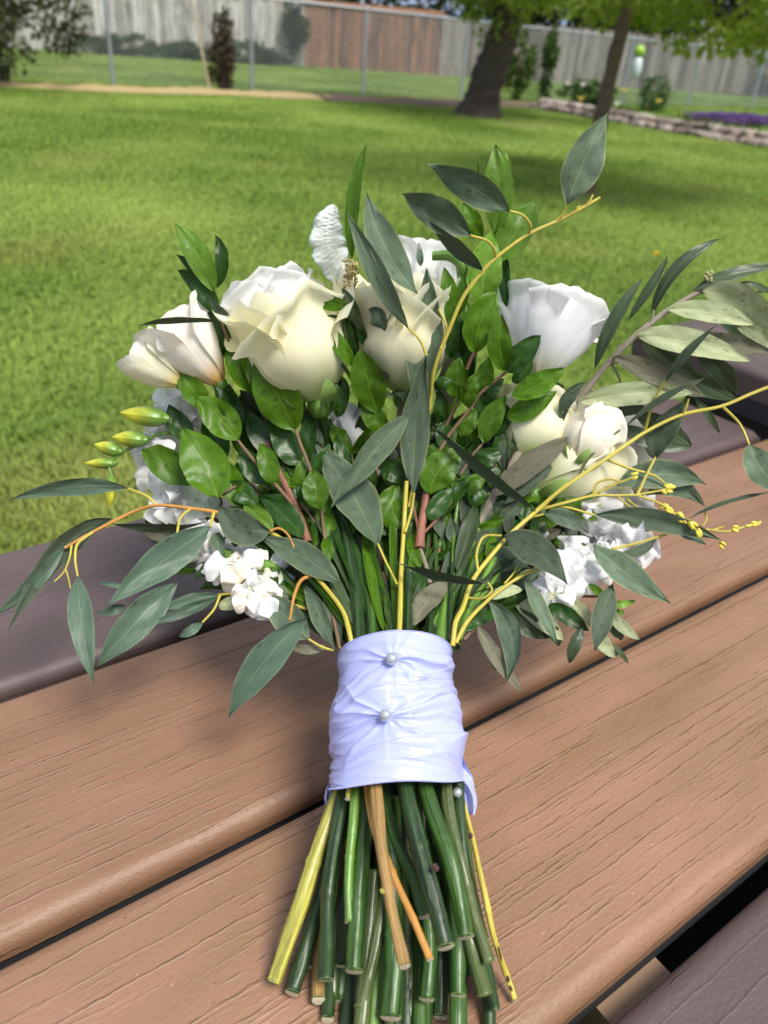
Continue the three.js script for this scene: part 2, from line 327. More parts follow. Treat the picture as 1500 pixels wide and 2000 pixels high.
{ // stone edging of the flower bed
  const t = thing('stone_edging', 'low dry stacked stone edging of the flower bed at right', 'stone wall', [4.2, ground(4.2, -13.6), -13.6]);
  const by = ground(4.2, -13.6), smats = [[0.3, 0.24, 0.2], [0.24, 0.19, 0.16], [0.36, 0.3, 0.26], [0.18, 0.14, 0.12]].map(c => std(lin(...c), 0.95));
  const sg = [0, 1, 2, 3].map(i => { const g = new THREE.IcosahedronGeometry(1, 1), p = g.attributes.position; for (let k = 0; k < p.count; k++) { const v = V(p.getX(k), p.getY(k), p.getZ(k)), s = 1 + 0.35 * nz(v.x * 1.3 + i * 7, v.y * 1.3, v.z * 1.3); p.setXYZ(k, v.x * s, clamp(v.y * s, -0.75, 0.75), v.z * s); } g.computeVertexNormals(); return g; });
  const line = new THREE.CatmullRomCurve3([V(2.4, 0, -17.0), V(3.4, 0, -15.4), V(4.3, 0, -13.6), V(5.4, 0, -12.2), V(7.4, 0, -11.0)]);
  for (let r = 0; r < 2; r++) for (let i = 0; i < 40; i++) {
    const c = line.getPointAt(clamp((i + 0.5 * (r % 2) + rr(-0.15, 0.15)) / 36, 0, 1)), m = shade(new THREE.Mesh(pick(sg), pick(smats)));
    m.name = 'stone'; const b = 0.14 + 0.06 * rnd();
    m.position.set(c.x - 4.2 + 0.1 * r + rr(-0.05, 0.05), ground(c.x, c.z) - by + 0.05 + 0.09 * r, c.z + 13.6 - 0.1 * r); m.scale.set(b, 0.075 + 0.02 * rnd(), b * 0.8); m.rotation.y = rr(0, 6);
    t.add(m);
  }
}
for (const [x, z, l] of [[3.6, -15.6, 'low grassy tuft at the left part of the stone edging'], [4.7, -13.6, 'low green tuft growing among the middle stones'], [5.9, -12.4, 'loose green tuft over the nearest stones at the right edge']]) shrub('garden_plant', l, 'plant', x, z, 0.5, 0.13, 0.3, 700, 0.12, [0.1, 0.15, 0.04], { long: 5, stems: 2 });
{ // flowers on the bed
  const x = 5.3, z = -14.4, t = thing('flowering_ground_cover', 'mat of small purple flowers on the stone edging at right', 'flowers', [x, ground(x, z) + 0.2, z]);
  mesh('foliage', foliageGeo(900, 0, 0.02, 0, 0.9, 0.1, 0.35, 0.05, { clumps: 40 }), leafMat(0.06, 0.1, 0.03), t);
  mesh('flower_mat', foliageGeo(2600, 0, 0.06, 0, 0.8, 0.07, 0.34, 0.035, { clumps: 60, long: 1 }), leafMat(0.22, 0.11, 0.36, 0.2), t);
  const w = std(lin(0.8, 0.76, 0.7), 0.6), o = std(lin(0.7, 0.5, 0.08), 0.6);
  const fl = [[2.86, 0.93, -16.7, w, 'white tulip-like flower, leftmost in the flower bed'], [3.15, 0.93, -16.7, w, 'pinkish white flower second from left in the bed'], [3.9, 0.88, -16.5, o, 'yellow flower beside the slim trunk in the bed'], [3.1, 0.7, -16.4, o, 'small yellow flower low in the bed by the fence'], [3.75, 0.66, -16.2, w, 'low white flower left of the slim trunk'], [4.6, 0.75, -16.6, o, 'yellow flower right of the slim trunk']];
  for (const [fx, fy, fz, m, label] of fl) {
    const gy = ground(fx, fz), f = thing('garden_flower', label, 'flower', [fx, gy, fz]);
    mesh('stem', tubeGeo([V(0, 0, 0), V(0.02, (fy - gy) / 2, 0), V(0, fy - gy, 0)], () => 0.006, { sides: 5 }), leafMat(0.08, 0.16, 0.03, 0), f);
    const pg = [];
    for (let i = 0; i < 6; i++) { const q = new THREE.SphereGeometry(0.034, 8, 6); q.scale(0.5, 1, 0.18); q.translate(0, 0.045, 0.03); q.rotateX(0.35); q.rotateY(i * 1.047); q.translate(0, fy - gy, 0); pg.push(q); }
    mesh('bloom', mergeGeometries(pg), m, f);
  }
}
{ // hanging garden ornament: green top, clear pale bottle, on a hook pole
  const x = 4.5, z = -18.4, gy = ground(x, z), t = thing('garden_ornament', 'pale bottle-shaped hanging ornament with bright green top by the fence', 'garden ornament', [x, gy, z]);
  const st = std(lin(0.05, 0.06, 0.05), 0.5, { metalness: 0.5 });
  mesh('hook_pole', tubeGeo([V(0.16, 0, -0.02), V(0.16, 1.0, -0.02), V(0.15, 1.42, -0.02), V(0.08, 1.5, 0), V(0, 1.42, 0)], () => 0.008, { seg: 30, sides: 7 }), st, t);
  mesh('wire', tubeGeo([V(0, 1.43, 0), V(0, 1.15, 0)], () => 0.004, { sides: 5 }), st, t);
  const top = new THREE.LatheGeometry([[0.0, 1.2], [0.05, 1.19], [0.1, 1.13], [0.11, 1.06], [0.08, 1.0], [0, 0.99]].map(q => new THREE.Vector2(...q)), 20);
  mesh('green_top', top, std(lin(0.28, 0.5, 0.03), 0.4), t);
  const bot = new THREE.LatheGeometry([[0, 0.99], [0.07, 0.98], [0.1, 0.9], [0.11, 0.76], [0.08, 0.66], [0.05, 0.6], [0, 0.59]].map(q => new THREE.Vector2(...q)), 20);
  mesh('bottle', bot, std(lin(0.62, 0.7, 0.72), 0.2), t);
}
{
  const x = -7.0, z = -12.2, t = thing('rock', 'pale blue-grey rock at the left edge beneath the dark shrub', 'rock', [x, ground(x, z), z]);
  const g = new THREE.IcosahedronGeometry(0.3, 3), p = g.attributes.position;
  for (let k = 0; k < p.count; k++) { const v = V(p.getX(k), p.getY(k), p.getZ(k)), s = 1 + 0.4 * nz(v.x * 4, v.y * 4, v.z * 4); p.setXYZ(k, v.x * s * 1.5, v.y * s * 0.6 + 0.1, v.z * s); }
  g.computeVertexNormals(); mesh('stone', g, std(lin(0.33, 0.37, 0.44), 0.9), t);
}

// ---------------------------------------------------------------- the table of composite boards
const ANG = 36.9 * Math.PI / 180, UA = V(Math.cos(ANG), 0, -Math.sin(ANG)), VA = V(Math.sin(ANG), 0, Math.cos(ANG));
const onTable = (u, v, h) => V(0, TABLE + h, 0).addScaledVector(UA, u).addScaledVector(VA, v);
const WET = onTable(0.02, -0.29, 0);
// embossed composite grain: long wandering grooves and short dashes along the board; texture covers 1 m x 0.16 m
function grain(sd, base, nLong, nDash) {
  seed = sd * 7919 + 3;
  const W = 2048, H = 512, h = new Float32Array(W * H).fill(0.72), tone = new Float32Array(W * H);
  const cut = (x, y, a, w) => { for (let d = -3; d <= 3; d++) { const yy = Math.floor(y) + d; if (yy < 0 || yy >= H) continue; const e = Math.exp(-Math.pow((yy + 0.5 - y) / w, 2)); const k = yy * W + ((x % W) + W) % W; h[k] = Math.min(h[k], 0.72 - a * e); } };
  for (let g = 0; g < nLong; g++) {
    const y0 = (g + rr(0.1, 0.9)) / nLong * H, s = rr(0, 99), amp = rr(0.22, 0.52), w = rr(0.65, 1.15);
    for (let x = 0; x < W; x++) { const on = sstep(nz(x * 0.004 + s, s, 1), -0.32, -0.02); if (on > 0) cut(x, y0 + 15 * nz(x * 0.0021, s, 3) + 3.2 * nz(x * 0.017, s, 5) + 1.2 * nz(x * 0.09, s, 8), amp * on * (0.75 + 0.5 * nz(x * 0.06, s, 2)), w); }
  }
  for (let g = 0; g < nDash; g++) {
    const c = rnd() < 0.6, y0 = c ? clamp((0.5 + 0.45 * nz(g * 0.7, sd, 1) * 1.6) * H + rr(-30, 30), 0, H) : rr(0, H), x0 = rr(0, W), L = rr(15, 95), s = rr(0, 99), amp = rr(0.15, 0.4);
    for (let x = 0; x < L; x++) cut(Math.floor(x0 + x), y0 + 2.5 * nz(x * 0.03, s, 5) + 1.2 * nz(x * 0.12, s, 1), amp * Math.sin(Math.PI * x / L), rr(0.8, 1.1));
  }
  for (let y = 0; y < H; y++) for (let x = 0; x < W; x++) {
    const k = y * W + x;
    tone[k] = 1 + 0.17 * nz(x * 0.0035, y * 0.009, sd) + 0.10 * nz(x * 0.01, y * 0.02, sd + 2) + 0.07 * nz(x * 0.02, y * 0.06, sd + 4) + 0.10 * (rnd() - 0.5);
    h[k] += 0.10 * (rnd() - 0.5) + 0.09 * nz(x * 0.16, y * 0.2, sd);
  }
  for (let i = 0; i < 260; i++) { const x = Math.floor(rr(2, W - 2)), y = Math.floor(rr(2, H - 2)), b = rnd() < 0.55; for (let dy = 0; dy < 2; dy++) for (let dx = 0; dx < 2; dx++) tone[(y + dy) * W + x + dx] *= b ? 1.5 : 0.55; }
  for (let i = 0; i < 7; i++) { // old damp and rubbed marks along the board
    const cx = rr(0, W), cy = rr(40, H - 40), lx = rr(60, 260), ly = rr(8, 34), k = rnd() < .7 ? -rr(.08, .2) : rr(.05, .12);
    for (let y = Math.max(0, Math.floor(cy - 3 * ly)); y < Math.min(H, cy + 3 * ly); y++) for (let x = Math.floor(cx - 2.5 * lx); x < cx + 2.5 * lx; x++) { const q = ((x - cx) / lx) ** 2 + ((y - cy - 6 * nz(x * .02, i)) / ly) ** 2; if (q < 6) tone[y * W + ((x % W) + W) % W] *= 1 + k * Math.exp(-q) * (1 + .8 * nz(x * .05, y * .12, i)); }
  }
  for (let i = 0; i < 26; i++) { // short scuffs
    const x0 = rr(0, W), y0 = rr(4, H - 4), l = rr(20, 120), sl = rr(-.5, .5), k = rnd() < .5 ? 1.18 : .8;
    for (let x = 0; x < l; x++) { const y = Math.floor(y0 + sl * x); if (y > 0 && y < H) tone[y * W + Math.floor(x0 + x) % W] *= k; }
  }
  const map = colorTex(W, H, (u, v) => { const k = Math.floor(v * H) * W + Math.floor(u * W), d = clamp((0.66 - h[k]) / 0.5, 0, 1), t = tone[k] * (1 - 0.62 * d); return base.map((c, i) => c * t * (i === 2 ? 0.5 + 0.5 * t : 1)); });
  const bump = grayTex(W, H, (u, v) => h[Math.floor(v * H) * W + Math.floor(u * W)]);
  return { map, bump };
}
{
  const brownG = [grain(1, [0.222, 0.119, 0.066], 24, 420), grain(2, [0.245, 0.133, 0.074], 27, 560)];
  const darkG = [grain(3, [0.088, 0.060, 0.056], 24, 240), grain(4, [0.088, 0.060, 0.055], 9, 60)];
  const capMat = (G, r, bs = 0.0011) => phys(lin(1, 1, 1), r, { map: G.map, bumpMap: G.bump, bumpScale: bs, side: THREE.FrontSide });
  const core = std(lin(0.022, 0.024, 0.027), 0.8), beamTan = std(lin(0.36, 0.23, 0.14), 0.8), beamDark = std(lin(0.06, 0.045, 0.042), 0.7);
  seed = 99;
  const t = thing('composite_board_table', 'outdoor table of brown and dark brown grained composite boards under the bouquet', 'table', [0, 0, 0]);
  // axis 'u' boards run along UA; 'v' boards cross them
  function board(label, a0, a1, b0, b1, top, capH, thick, mat, along, uo) {
    const r = 0.0085, prof = [], up = [];
    const N = 8;
    const add = (b, h) => prof.push([b, h]);
    add(b0, top - capH);
    for (let i = 0; i <= N; i++) { const q = Math.PI - i / N * Math.PI / 2; add(b0 + r + r * Math.cos(q), top - r + r * Math.sin(q)); }
    for (let i = 1; i < 6; i++) add(b0 + r + (b1 - b0 - 2 * r) * i / 6, top);
    for (let i = 0; i <= N; i++) { const q = Math.PI / 2 - i / N * Math.PI / 2; add(b1 - r + r * Math.cos(q), top - r + r * Math.sin(q)); }
    add(b1, top - capH);
    let s = 0; const S = prof.map((q, i) => i ? (s += Math.hypot(q[0] - prof[i - 1][0], q[1] - prof[i - 1][1])) : 0);
    const at = (a, b, h) => along === 'u' ? onTable(a, b, h) : onTable(b, a, h);
    const n = prof.length - 1, na = 24, e = 0.006;
    const aOf = i => { const q = i / na; return a0 + (a1 - a0) * q; };
    // ends are rounded off by a short inward step
    const g = surface(na + 4, n, (u, v) => {
      const i = Math.round(u * (na + 4)), k = Math.round(v * n), [b, h] = prof[k];
      let a = aOf(clamp(i - 2, 0, na)), hh = h, bb = b;
      if (i === 0 || i === na + 4) { hh = top - capH; a = i ? a1 : a0; }
      else if (i === 1 || i === na + 3) { a = i > 1 ? a1 : a0; hh = Math.min(h, top - r * 0.8); }
      else if (i === 2) { a = a0 + r * 0.8; } else if (i === na + 2) { a = a1 - r * 0.8; }
      return at(a, bb, hh);
    }, (u, v) => { const i = Math.round(u * (na + 4)), k = Math.round(v * n); return [aOf(clamp(i - 2, 0, na)) + uo, S[k] / 0.16 * 0.93]; });
    const flip = along === 'u';
    if (!flip) { const ix = g.index.array; for (let i = 0; i < ix.length; i += 3) { const q = ix[i]; ix[i] = ix[i + 1]; ix[i + 1] = q; } g.computeVertexNormals(); }
    const m = mesh('board', g, mat, t); m.userData.label = label;
    const cg = new THREE.BoxGeometry(a1 - a0 - 0.004, thick - capH, b1 - b0 - 0.003), mid = at((a0 + a1) / 2, (b0 + b1) / 2, top - capH - (thick - capH) / 2 - 0.0005);
    cg.rotateY(along === 'u' ? ANG : ANG + Math.PI / 2); cg.translate(mid.x, mid.y, mid.z);
    mesh('board_core', cg, core, m);
    return m;
  }
  board('dark brown board along the lawn side', -1.1, 0.744, -0.495, -0.358, 0.001, 0.02, 0.028, capMat(darkG[0], 0.55, 0.0005), 'u', 0.13);
  board('brown board under the flowers', -1.1, 0.744, -0.3515, -0.214, 0, 0.012, 0.027, capMat(brownG[0], 0.52), 'u', 0.17);
  board('brown board under the handle', -1.1, 0.744, -0.207, -0.076, 0, 0.012, 0.027, capMat(brownG[1], 0.52), 'u', 0.11);
  board('dark brown board nearest the camera', -1.1, 0.744, -0.065, 0.072, 0, 0.02, 0.028, capMat(darkG[1], 0.5), 'u', 0.15);
  for (const b of [0.08, 0.224]) board('dark brown board nearer than the picture shows', -1.1, 0.744, b, b + 0.137, 0, 0.02, 0.028, capMat(darkG[0], 0.55, 0.0005), 'u', 0.3);
  board('raised dark board across the end', -0.55, 0.3, 0.762, 0.90, 0.052, 0.03, 0.05, capMat(darkG[0], 0.55, 0.0005), 'v', 0.5);
  for (const [u, m] of [[-0.85, beamDark], [0.205, beamTan], [0.69, beamDark]]) {
    const g = new THREE.BoxGeometry(0.038, 0.085, 0.84), c = onTable(u, -0.07, -0.0285 - 0.0425); g.rotateY(ANG); g.translate(c.x, c.y, c.z); mesh('beam', g, m, t);
  }
  { const g = new THREE.BoxGeometry(1.8, 0.02, 0.78), c = onTable(-0.18, -0.06, -0.135); g.rotateY(ANG); g.translate(c.x, c.y, c.z); mesh('added_dark_panel', g, core, t); }  // added dark panel that hides the sunlit lawn below the board gaps
  for (const u of [-0.8, 0.64]) for (const v of [-0.44, 0.3]) {
    const g = new THREE.BoxGeometry(0.06, TABLE - 0.03, 0.06), c = onTable(u, v, 0); g.rotateY(ANG); g.translate(c.x, (TABLE - 0.03) / 2, c.z); mesh('leg', g, beamDark, t);
  }
  { const g = new THREE.BoxGeometry(0.02, 0.06, 0.62), c = onTable(0.80, -0.14, -0.035); g.rotateY(ANG); g.translate(c.x, c.y, c.z); mesh('end_support', g, beamDark, t); }
  for (const v of [-0.47, 0.2]) { const g = new THREE.BoxGeometry(0.06, TABLE - 0.002, 0.06), c = onTable(0.85, v, 0); g.rotateY(ANG); g.translate(c.x, (TABLE - 0.002) / 2, c.z); mesh('leg', g, beamDark, t); }
}

// ---------------------------------------------------------------- the bouquet, authored in the stem-end view: x, y along the picture plane, depth in metres from the eye, kept above the table
const DK = [[-50, .335], [300, .357], [500, .372], [650, .385], [830, .408], [1000, .402], [1150, .372], [1230, .352], [1380, .335], [1530, .314], [1700, .290], [1960, .262], [2060, .252]];
function D0(y) { for (let i = 1; i < DK.length; i++) if (y <= DK[i][0]) { const a = DK[i - 1], b = DK[i]; return a[1] + (b[1] - a[1]) * Math.max(0, (y - a[0]) / (b[0] - a[0])); } return DK[DK.length - 1][1]; }
const dirOf = (x, y) => toWorld(V((x - 750) / FOC, (y - 1000) / FOC, 1));
function P(x, y, dz = 0, lift = 0.003) { // dz in cm, positive is farther from the eye
  const d = dirOf(x, y); let t = D0(y) + dz / 100;
  if (d.y < 0) t = Math.min(t, (EYE.y - TABLE - lift) / -d.y);
  return EYE.clone().addScaledVector(d, t);
}
const px2m = (x, y, w, dz = 0) => w * P(x, y, dz).distanceTo(EYE) / Math.hypot(FOC, x - 750, y - 1000);
const bouquet = thing('bridal_bouquet', 'white and cream bridal bouquet with eucalyptus, its stems wrapped in white satin ribbon tinted lilac for blue sky shade', 'bouquet', P(772, 1380).toArray());
const ORG = bouquet.position.clone();
const put = (name, geo, mat, parent = bouquet, label) => { geo.translate(-ORG.x, -ORG.y, -ORG.z); const m = mesh(name, geo, mat, parent); if (label) m.userData.label = label; return m; };
function part(name, label) { const g = new THREE.Group(); g.name = name; if (label) g.userData.label = label; bouquet.add(g); return g; }

// leaf skins: [base, midrib, rim, vein strength, mottling]
function leafTex(base, rib, rim, vein, mot, sd) {
  seed = sd;
  const spots = []; for (let i = 0; i < 8; i++) spots.push([rnd(), rnd(), 0.006 + 0.022 * rnd()]);
  return colorTex(96, 256, (u, v) => {
    const x = Math.abs(u - 0.5) * 2, r = Math.exp(-Math.pow(x / (0.055 * (1.15 - v)), 2));
    const q = (v * 16 - x * 3.2 + 0.25 * nz(u * 4, v * 6, sd)) % 1, sv = vein * Math.exp(-Math.pow(((q + 1) % 1 - 0.5) / 0.12, 2)) * sstep(x, 0.05, 0.25) * (1 - 0.4 * x);
    const e = sstep(x, 0.86, 0.99), m = 1 + mot * (nz(u * 5, v * 9, sd) + 0.7 * nz(u * 17, v * 40, sd + 2));
    let s = 0; for (const [a, b, c] of spots) s = Math.max(s, Math.exp(-((u - a) ** 2 * 0.15 + (v - b) ** 2) / (c * c)));
    return base.map((c, i) => { let k = c * m * (1 - 0.5 * s); k += (rib[i] - k) * Math.max(0.55 * r, 0.35 * sv); k += (rim[i] - k) * e * 0.45; return k; });
  });
}
const leafBump = grayTex(96, 256, (u, v) => { const x = Math.abs(u - .5) * 2, r = Math.exp(-Math.pow(x / .07, 2)), q = ((v * 16 - x * 3.2) % 1 + 1) % 1; return .5 - .35 * r - .2 * Math.exp(-Math.pow((q - .5) / .13, 2)) * sstep(x, .05, .25) + .22 * nz(u * 24, v * 60, 1) + .15 * nz(u * 7, v * 14, 4); });
function leafKind(base, rib, rim, vein, mot, rough, tr, cc, sd) {
  const mk = k => phys(lin(k, k, k), rough, { map: leafTex(base.map((c, i) => c), rib, rim, vein, mot, sd + Math.round(k * 10)), transmission: tr, thickness: 0, clearcoat: cc, clearcoatRoughness: 0.3, specularIntensity: .32, bumpMap: leafBump, bumpScale: .00022 });
  return [mk(1), mk(0.86), mk(1.14)];
}
const LM = {
  euc: leafKind([.10, .145, .09], [.22, .27, .13], [.33, .35, .15], .16, .2, .55, .12, .04, 11),
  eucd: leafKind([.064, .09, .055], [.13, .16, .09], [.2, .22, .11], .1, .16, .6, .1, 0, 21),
  eucb: leafKind([.084, .135, .09], [.2, .27, .15], [.2, .27, .15], .14, .12, .48, .12, .12, 31),
  priv: leafKind([.07, .165, .006], [.19, .3, .03], [.09, .18, .012], .22, .24, .38, .3, .15, 41),
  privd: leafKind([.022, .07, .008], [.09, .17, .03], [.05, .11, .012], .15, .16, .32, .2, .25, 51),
  privl: leafKind([.16, .32, .03], [.36, .48, .12], [.22, .36, .06], .25, .12, .38, .4, .25, 61),
  olive: leafKind([.05, .078, .035], [.17, .2, .1], [.10, .13, .06], .03, .14, .4, .1, .25, 71),
  oliveu: leafKind([.40, .45, .25], [.55, .58, .36], [.28, .34, .15], .05, .12, .7, .25, 0, 81),
  taupe: leafKind([.15, .145, .095], [.25, .24, .16], [.12, .13, .07], .03, .14, .7, .15, 0, 91),
};
const SHAPE = { euc: [1.0, 1.22], priv: [.72, .88], olive: [.68, .84] };
const shapeOf = k => k.startsWith('euc') ? SHAPE.euc : k.startsWith('priv') ? SHAPE.priv : SHAPE.olive;
// one leaf: base, middle and tip of its midrib, full width in picture units, depth offsets in cm, roll in degrees about its midrib
function leafGeo(kind, bx, by, mx, my, tx, ty, w, d0 = 0, d1 = d0, roll = 0, o = {}) {
  const A = P(bx, by, d0), C = P(tx, ty, d1), M = P(mx, my, (d0 + d1) / 2 + (o.arch ?? -0.25));
  const B = M.clone().multiplyScalar(2).addScaledVector(A, -0.5).addScaledVector(C, -0.5), cv = new THREE.QuadraticBezierCurve3(A, B, C);
  const cr = Math.cos(roll * Math.PI / 180), W = px2m(mx, my, w, (d0 + d1) / 2) / 2 / Math.max(0.3, Math.abs(cr)), L = cv.getLength();
  const [pa, pb] = o.shape || shapeOf(kind), pk = Math.pow(pa / (pa + pb), pa) * Math.pow(pb / (pa + pb), pb), fold = o.fold ?? 0.22, sd = rr(0, 50), tw = o.twist ?? rr(-.7, .7), wav = (o.wave ?? 0.16) * W;
  const nv = 22, nu = 8, lump = (o.lump ?? .09) * W;
  return surface(nu, nv, (u, v) => {
    const c = cv.getPoint(v), T = cv.getTangent(v), N = EYE.clone().sub(c); N.addScaledVector(T, -N.dot(T)).normalize();
    const S = new THREE.Vector3().crossVectors(T, N), a = roll * Math.PI / 180 + tw * (v - 0.5);
    const s2 = S.clone().multiplyScalar(Math.cos(a)).addScaledVector(N, Math.sin(a)), n2 = N.clone().multiplyScalar(Math.cos(a)).addScaledVector(S, -Math.sin(a));
    const vv = clamp(v, 0.004, 0.996), k = Math.pow(vv, pa) * Math.pow(1 - vv, pb) / pk, x = (u - 0.5) * 2, edge = 1 + 0.09 * nz(v * 5 + sd, x * 2, sd) + 0.03 * nz(v * 19 + sd, x * 2, sd);
    return c.addScaledVector(s2, x * W * k * edge).addScaledVector(n2, fold * W * k * (Math.abs(x) ** 1.4) + wav * nz(v * 4 + sd, x * 1.5, 3) + lump * nz(v * 6.5 + sd, x * 2.6, sd) * (0.3 + Math.abs(x)) - (o.curl || 0) * L * v * v);
  });
}
const LEAVES = []; let G = bouquet;
function L(kind, ...a) { const m = put(G === bouquet ? 'leaf' : 'leaf', leafGeo(kind, ...a), pick(LM[kind]), G); return m; }

// stem skins
const stemTex = (c, streak, sd, spots) => { seed = sd; return colorTex(96, 256, (u, v) => { const a = u * 6.283, k = 1 + streak * nz(Math.cos(a) * 2.2, Math.sin(a) * 2.2, v * 3 + sd) + 0.7 * streak * nz(Math.cos(a) * 9, Math.sin(a) * 9, v * 2.5 + sd) + .35 * streak * nz(Math.cos(a) * 4, Math.sin(a) * 4, v * 22 + sd) + (spots && rnd() < spots ? 0.6 : 0); return c.map(q => q * k); }); };
const stemBump = grayTex(96, 256, (u, v) => { const a = u * 6.283; return .5 + .3 * nz(Math.cos(a) * 7, Math.sin(a) * 7, v * 5) + .2 * nz(Math.cos(a) * 3, Math.sin(a) * 3, v * 30) + .12 * nz(Math.cos(a) * 12, Math.sin(a) * 12, v * 60); });
const SM = {
  green: phys(lin(1, 1, 1), 0.42, { specularIntensity: .6, map: stemTex([.034, .084, .014], .85, 5), clearcoat: .25, clearcoatRoughness: .2 }),
  dark: phys(lin(1, 1, 1), 0.42, { specularIntensity: .6, map: stemTex([.022, .048, .014], .85, 6), clearcoat: .22, clearcoatRoughness: .25 }),
  lite: phys(lin(1, 1, 1), 0.4, { map: stemTex([.11, .23, .03], .5, 7), clearcoat: .15 }),
  yellow: phys(lin(1, 1, 1), 0.5, { map: stemTex([.50, .42, .06], .45, 8), clearcoat: .08 }),
  ygreen: phys(lin(1, 1, 1), 0.42, { map: stemTex([.34, .32, .055], .8, 9), clearcoat: .1 }),
  orange: phys(lin(1, 1, 1), 0.45, { map: stemTex([.5, .24, .045], .4, 10), clearcoat: .2 }),
  tan: std(lin(1, 1, 1), 0.7, { map: stemTex([.29, .175, .055], .55, 12, .03) }),
  wood: std(lin(1, 1, 1), 0.75, { map: stemTex([.19, .115, .07], .5, 13, .02) }),
  red: std(lin(1, 1, 1), 0.6, { map: stemTex([.24, .10, .062], .5, 14) }),
  gray: std(lin(1, 1, 1), 0.75, { map: stemTex([.28, .235, .175], .4, 15) }),
  olive: phys(lin(1, 1, 1), 0.45, { map: stemTex([.068, .10, .022], .4, 16), clearcoat: .3 }),
};
for (const k in SM) { SM[k].bumpMap = stemBump; SM[k].bumpScale = 0.0004; }
const cutTex = colorTex(64, 64, (u, v) => { const r = Math.hypot(u - 0.5, v - 0.5) * 2, a = Math.atan2(v - 0.5, u - 0.5), k = 0.85 + 0.3 * nz(u * 9, v * 9, 3) - 0.25 * Math.exp(-Math.pow(r / 0.22, 2)); return r > 0.86 ? [.16, .2, .07] : [.62 * k, .56 * k + 0.02 * Math.cos(a * 9), .38 * k]; });
const cutMat = phys(lin(1, 1, 1), 0.45, { map: cutTex, clearcoat: .3 });
// T('mat', w0, w1, [x, y, dz], ...): tapered twig with widths in picture units
function twigGeo(w0, w1, pts, o = {}) {
  const p = pts.map(q => P(q[0], q[1], q[2] ?? 0, 0.002 + (o.lift ?? 0))), a = pts[0], b = pts[pts.length - 1];
  const th = w0 <= 14 ? .74 : o.node ? .93 : 1, r0 = th * px2m(a[0], a[1], w0, a[2] ?? 0) / 2, r1 = th * px2m(b[0], b[1], w1, b[2] ?? 0) / 2;
  return tubeGeo(p, t => (r0 + (r1 - r0) * t) * (o.node ? o.node(t) : 1), { sides: 10, knob: 0.12, sd: rr(0, 90), ...o });
}
function T(mat, w0, w1, ...pts) { return put('twig', twigGeo(w0, w1, pts), SM[mat], G); }

// ---- stems below the ribbon, each with its cut end
function stem(mat, w0, w1, pts, o = {}) {
  pts = pts.map((q, i) => i && i < pts.length - 1 ? [q[0] + rr(-3, 3), q[1], q[2] + rr(-.06, .06)] : q);
  const last = pts[pts.length - 1], r1 = px2m(last[0], last[1], w1, last[2] ?? 0) / 2;
  const n1 = rr(.35, .75), n2 = rr(.8, .95), node = w1 > 20 ? .13 : .2;
  const g = twigGeo(w0, w1, pts, { node: t => 1 + node * (Math.exp(-Math.pow((t - n1) / .012, 2)) + .6 * Math.exp(-Math.pow((t - n2) / .01, 2))) + .05 * Math.sin(t * 7 + n1 * 20), knob: 0.2, sides: 16, seg: 44, lift: o.table ? r1 : 0, ...o }), end = g.userData.end.clone(), tan = g.userData.tan.clone();
  const m = put('stem', g, SM[mat]); if (o.label) m.userData.label = o.label;
  const c = new THREE.SphereGeometry(1, 20, 8, 0, 6.2832, 0, Math.PI / 2), p = c.attributes.position, uv = c.attributes.uv;
  for (let i = 0; i < p.count; i++) { uv.setXY(i, 0.5 + p.getX(i) * 0.5, 0.5 + p.getZ(i) * 0.5); p.setXYZ(i, p.getX(i) * r1 * 1.02, p.getY(i) * r1 * 0.16 + 0.00015, p.getZ(i) * r1 * 1.02); }
  c.computeVertexNormals(); tan.addScaledVector(EYE.clone().sub(end).normalize(), o.slant ?? 0.35).normalize();
  c.applyQuaternion(new THREE.Quaternion().setFromUnitVectors(V(0, 1, 0), tan)); c.translate(end.x, end.y, end.z);
  put('cut_end', c, cutMat, m); return m;
}
seed = 2024;
stem('ygreen', 34, 32, [[678, 1500, .3], [628, 1650, .6], [580, 1785, 1], [535, 1915, 2]], { table: 1, label: 'thick pale yellow stem at the left' });
stem('dark', 32, 31, [[690, 1500, .9], [640, 1690, 1], [606, 1815, 1.6], [571, 1938, 3]], { table: 1 });
stem('dark', 34, 33, [[690, 1500, 0], [666, 1600, 0], [642, 1740, .2], [637, 1912, .9]]);
stem('yellow', 12, 12, [[681, 1490, -1.5], [680, 1530, -1.4], [679, 1560, -1.3]]);
stem('lite', 20, 21, [[697, 1500, -1], [692, 1610, -.8], [680, 1720, -.5], [683, 1800, -.3]]);
stem('green', 36, 37, [[722, 1500, -.6], [712, 1610, -.5], [703, 1740, -.3], [692, 1895, .1]]);
stem('orange', 16, 16, [[713, 1495, -1.1], [728, 1610, -1.3], [777, 1725, -1.2], [810, 1800, -1.2], [840, 1873, -1.1]], { label: 'thin orange twig' });
stem('tan', 27, 25, [[731, 1495, -1.9], [742, 1620, -2], [757, 1730, -2], [770, 1800, -1.9], [790, 1886, -1.8]], { knob: 0.25, label: 'speckled tan woody stem' });
stem('green', 22, 26, [[744, 1500, -.6], [770, 1630, -.5], [805, 1712, -.6], [829, 1788, -.5]]);
stem('dark', 37, 37, [[783, 1490, -1.7], [800, 1580, -1.8], [826, 1690, -1.7], [850, 1775, -1.6], [871, 1848, -1.4]], { label: 'thick dark stem with a brown scar' });
stem('green', 37, 37, [[818, 1490, -1.3], [845, 1580, -1.4], [872, 1660, -1.3], [893, 1750, -1.1], [909, 1828, -.8]]);
stem('olive', 24, 26, [[870, 1500, -.8], [878, 1595, -.8], [904, 1700, -.4], [926, 1790, 0], [955, 1878, .4]]);
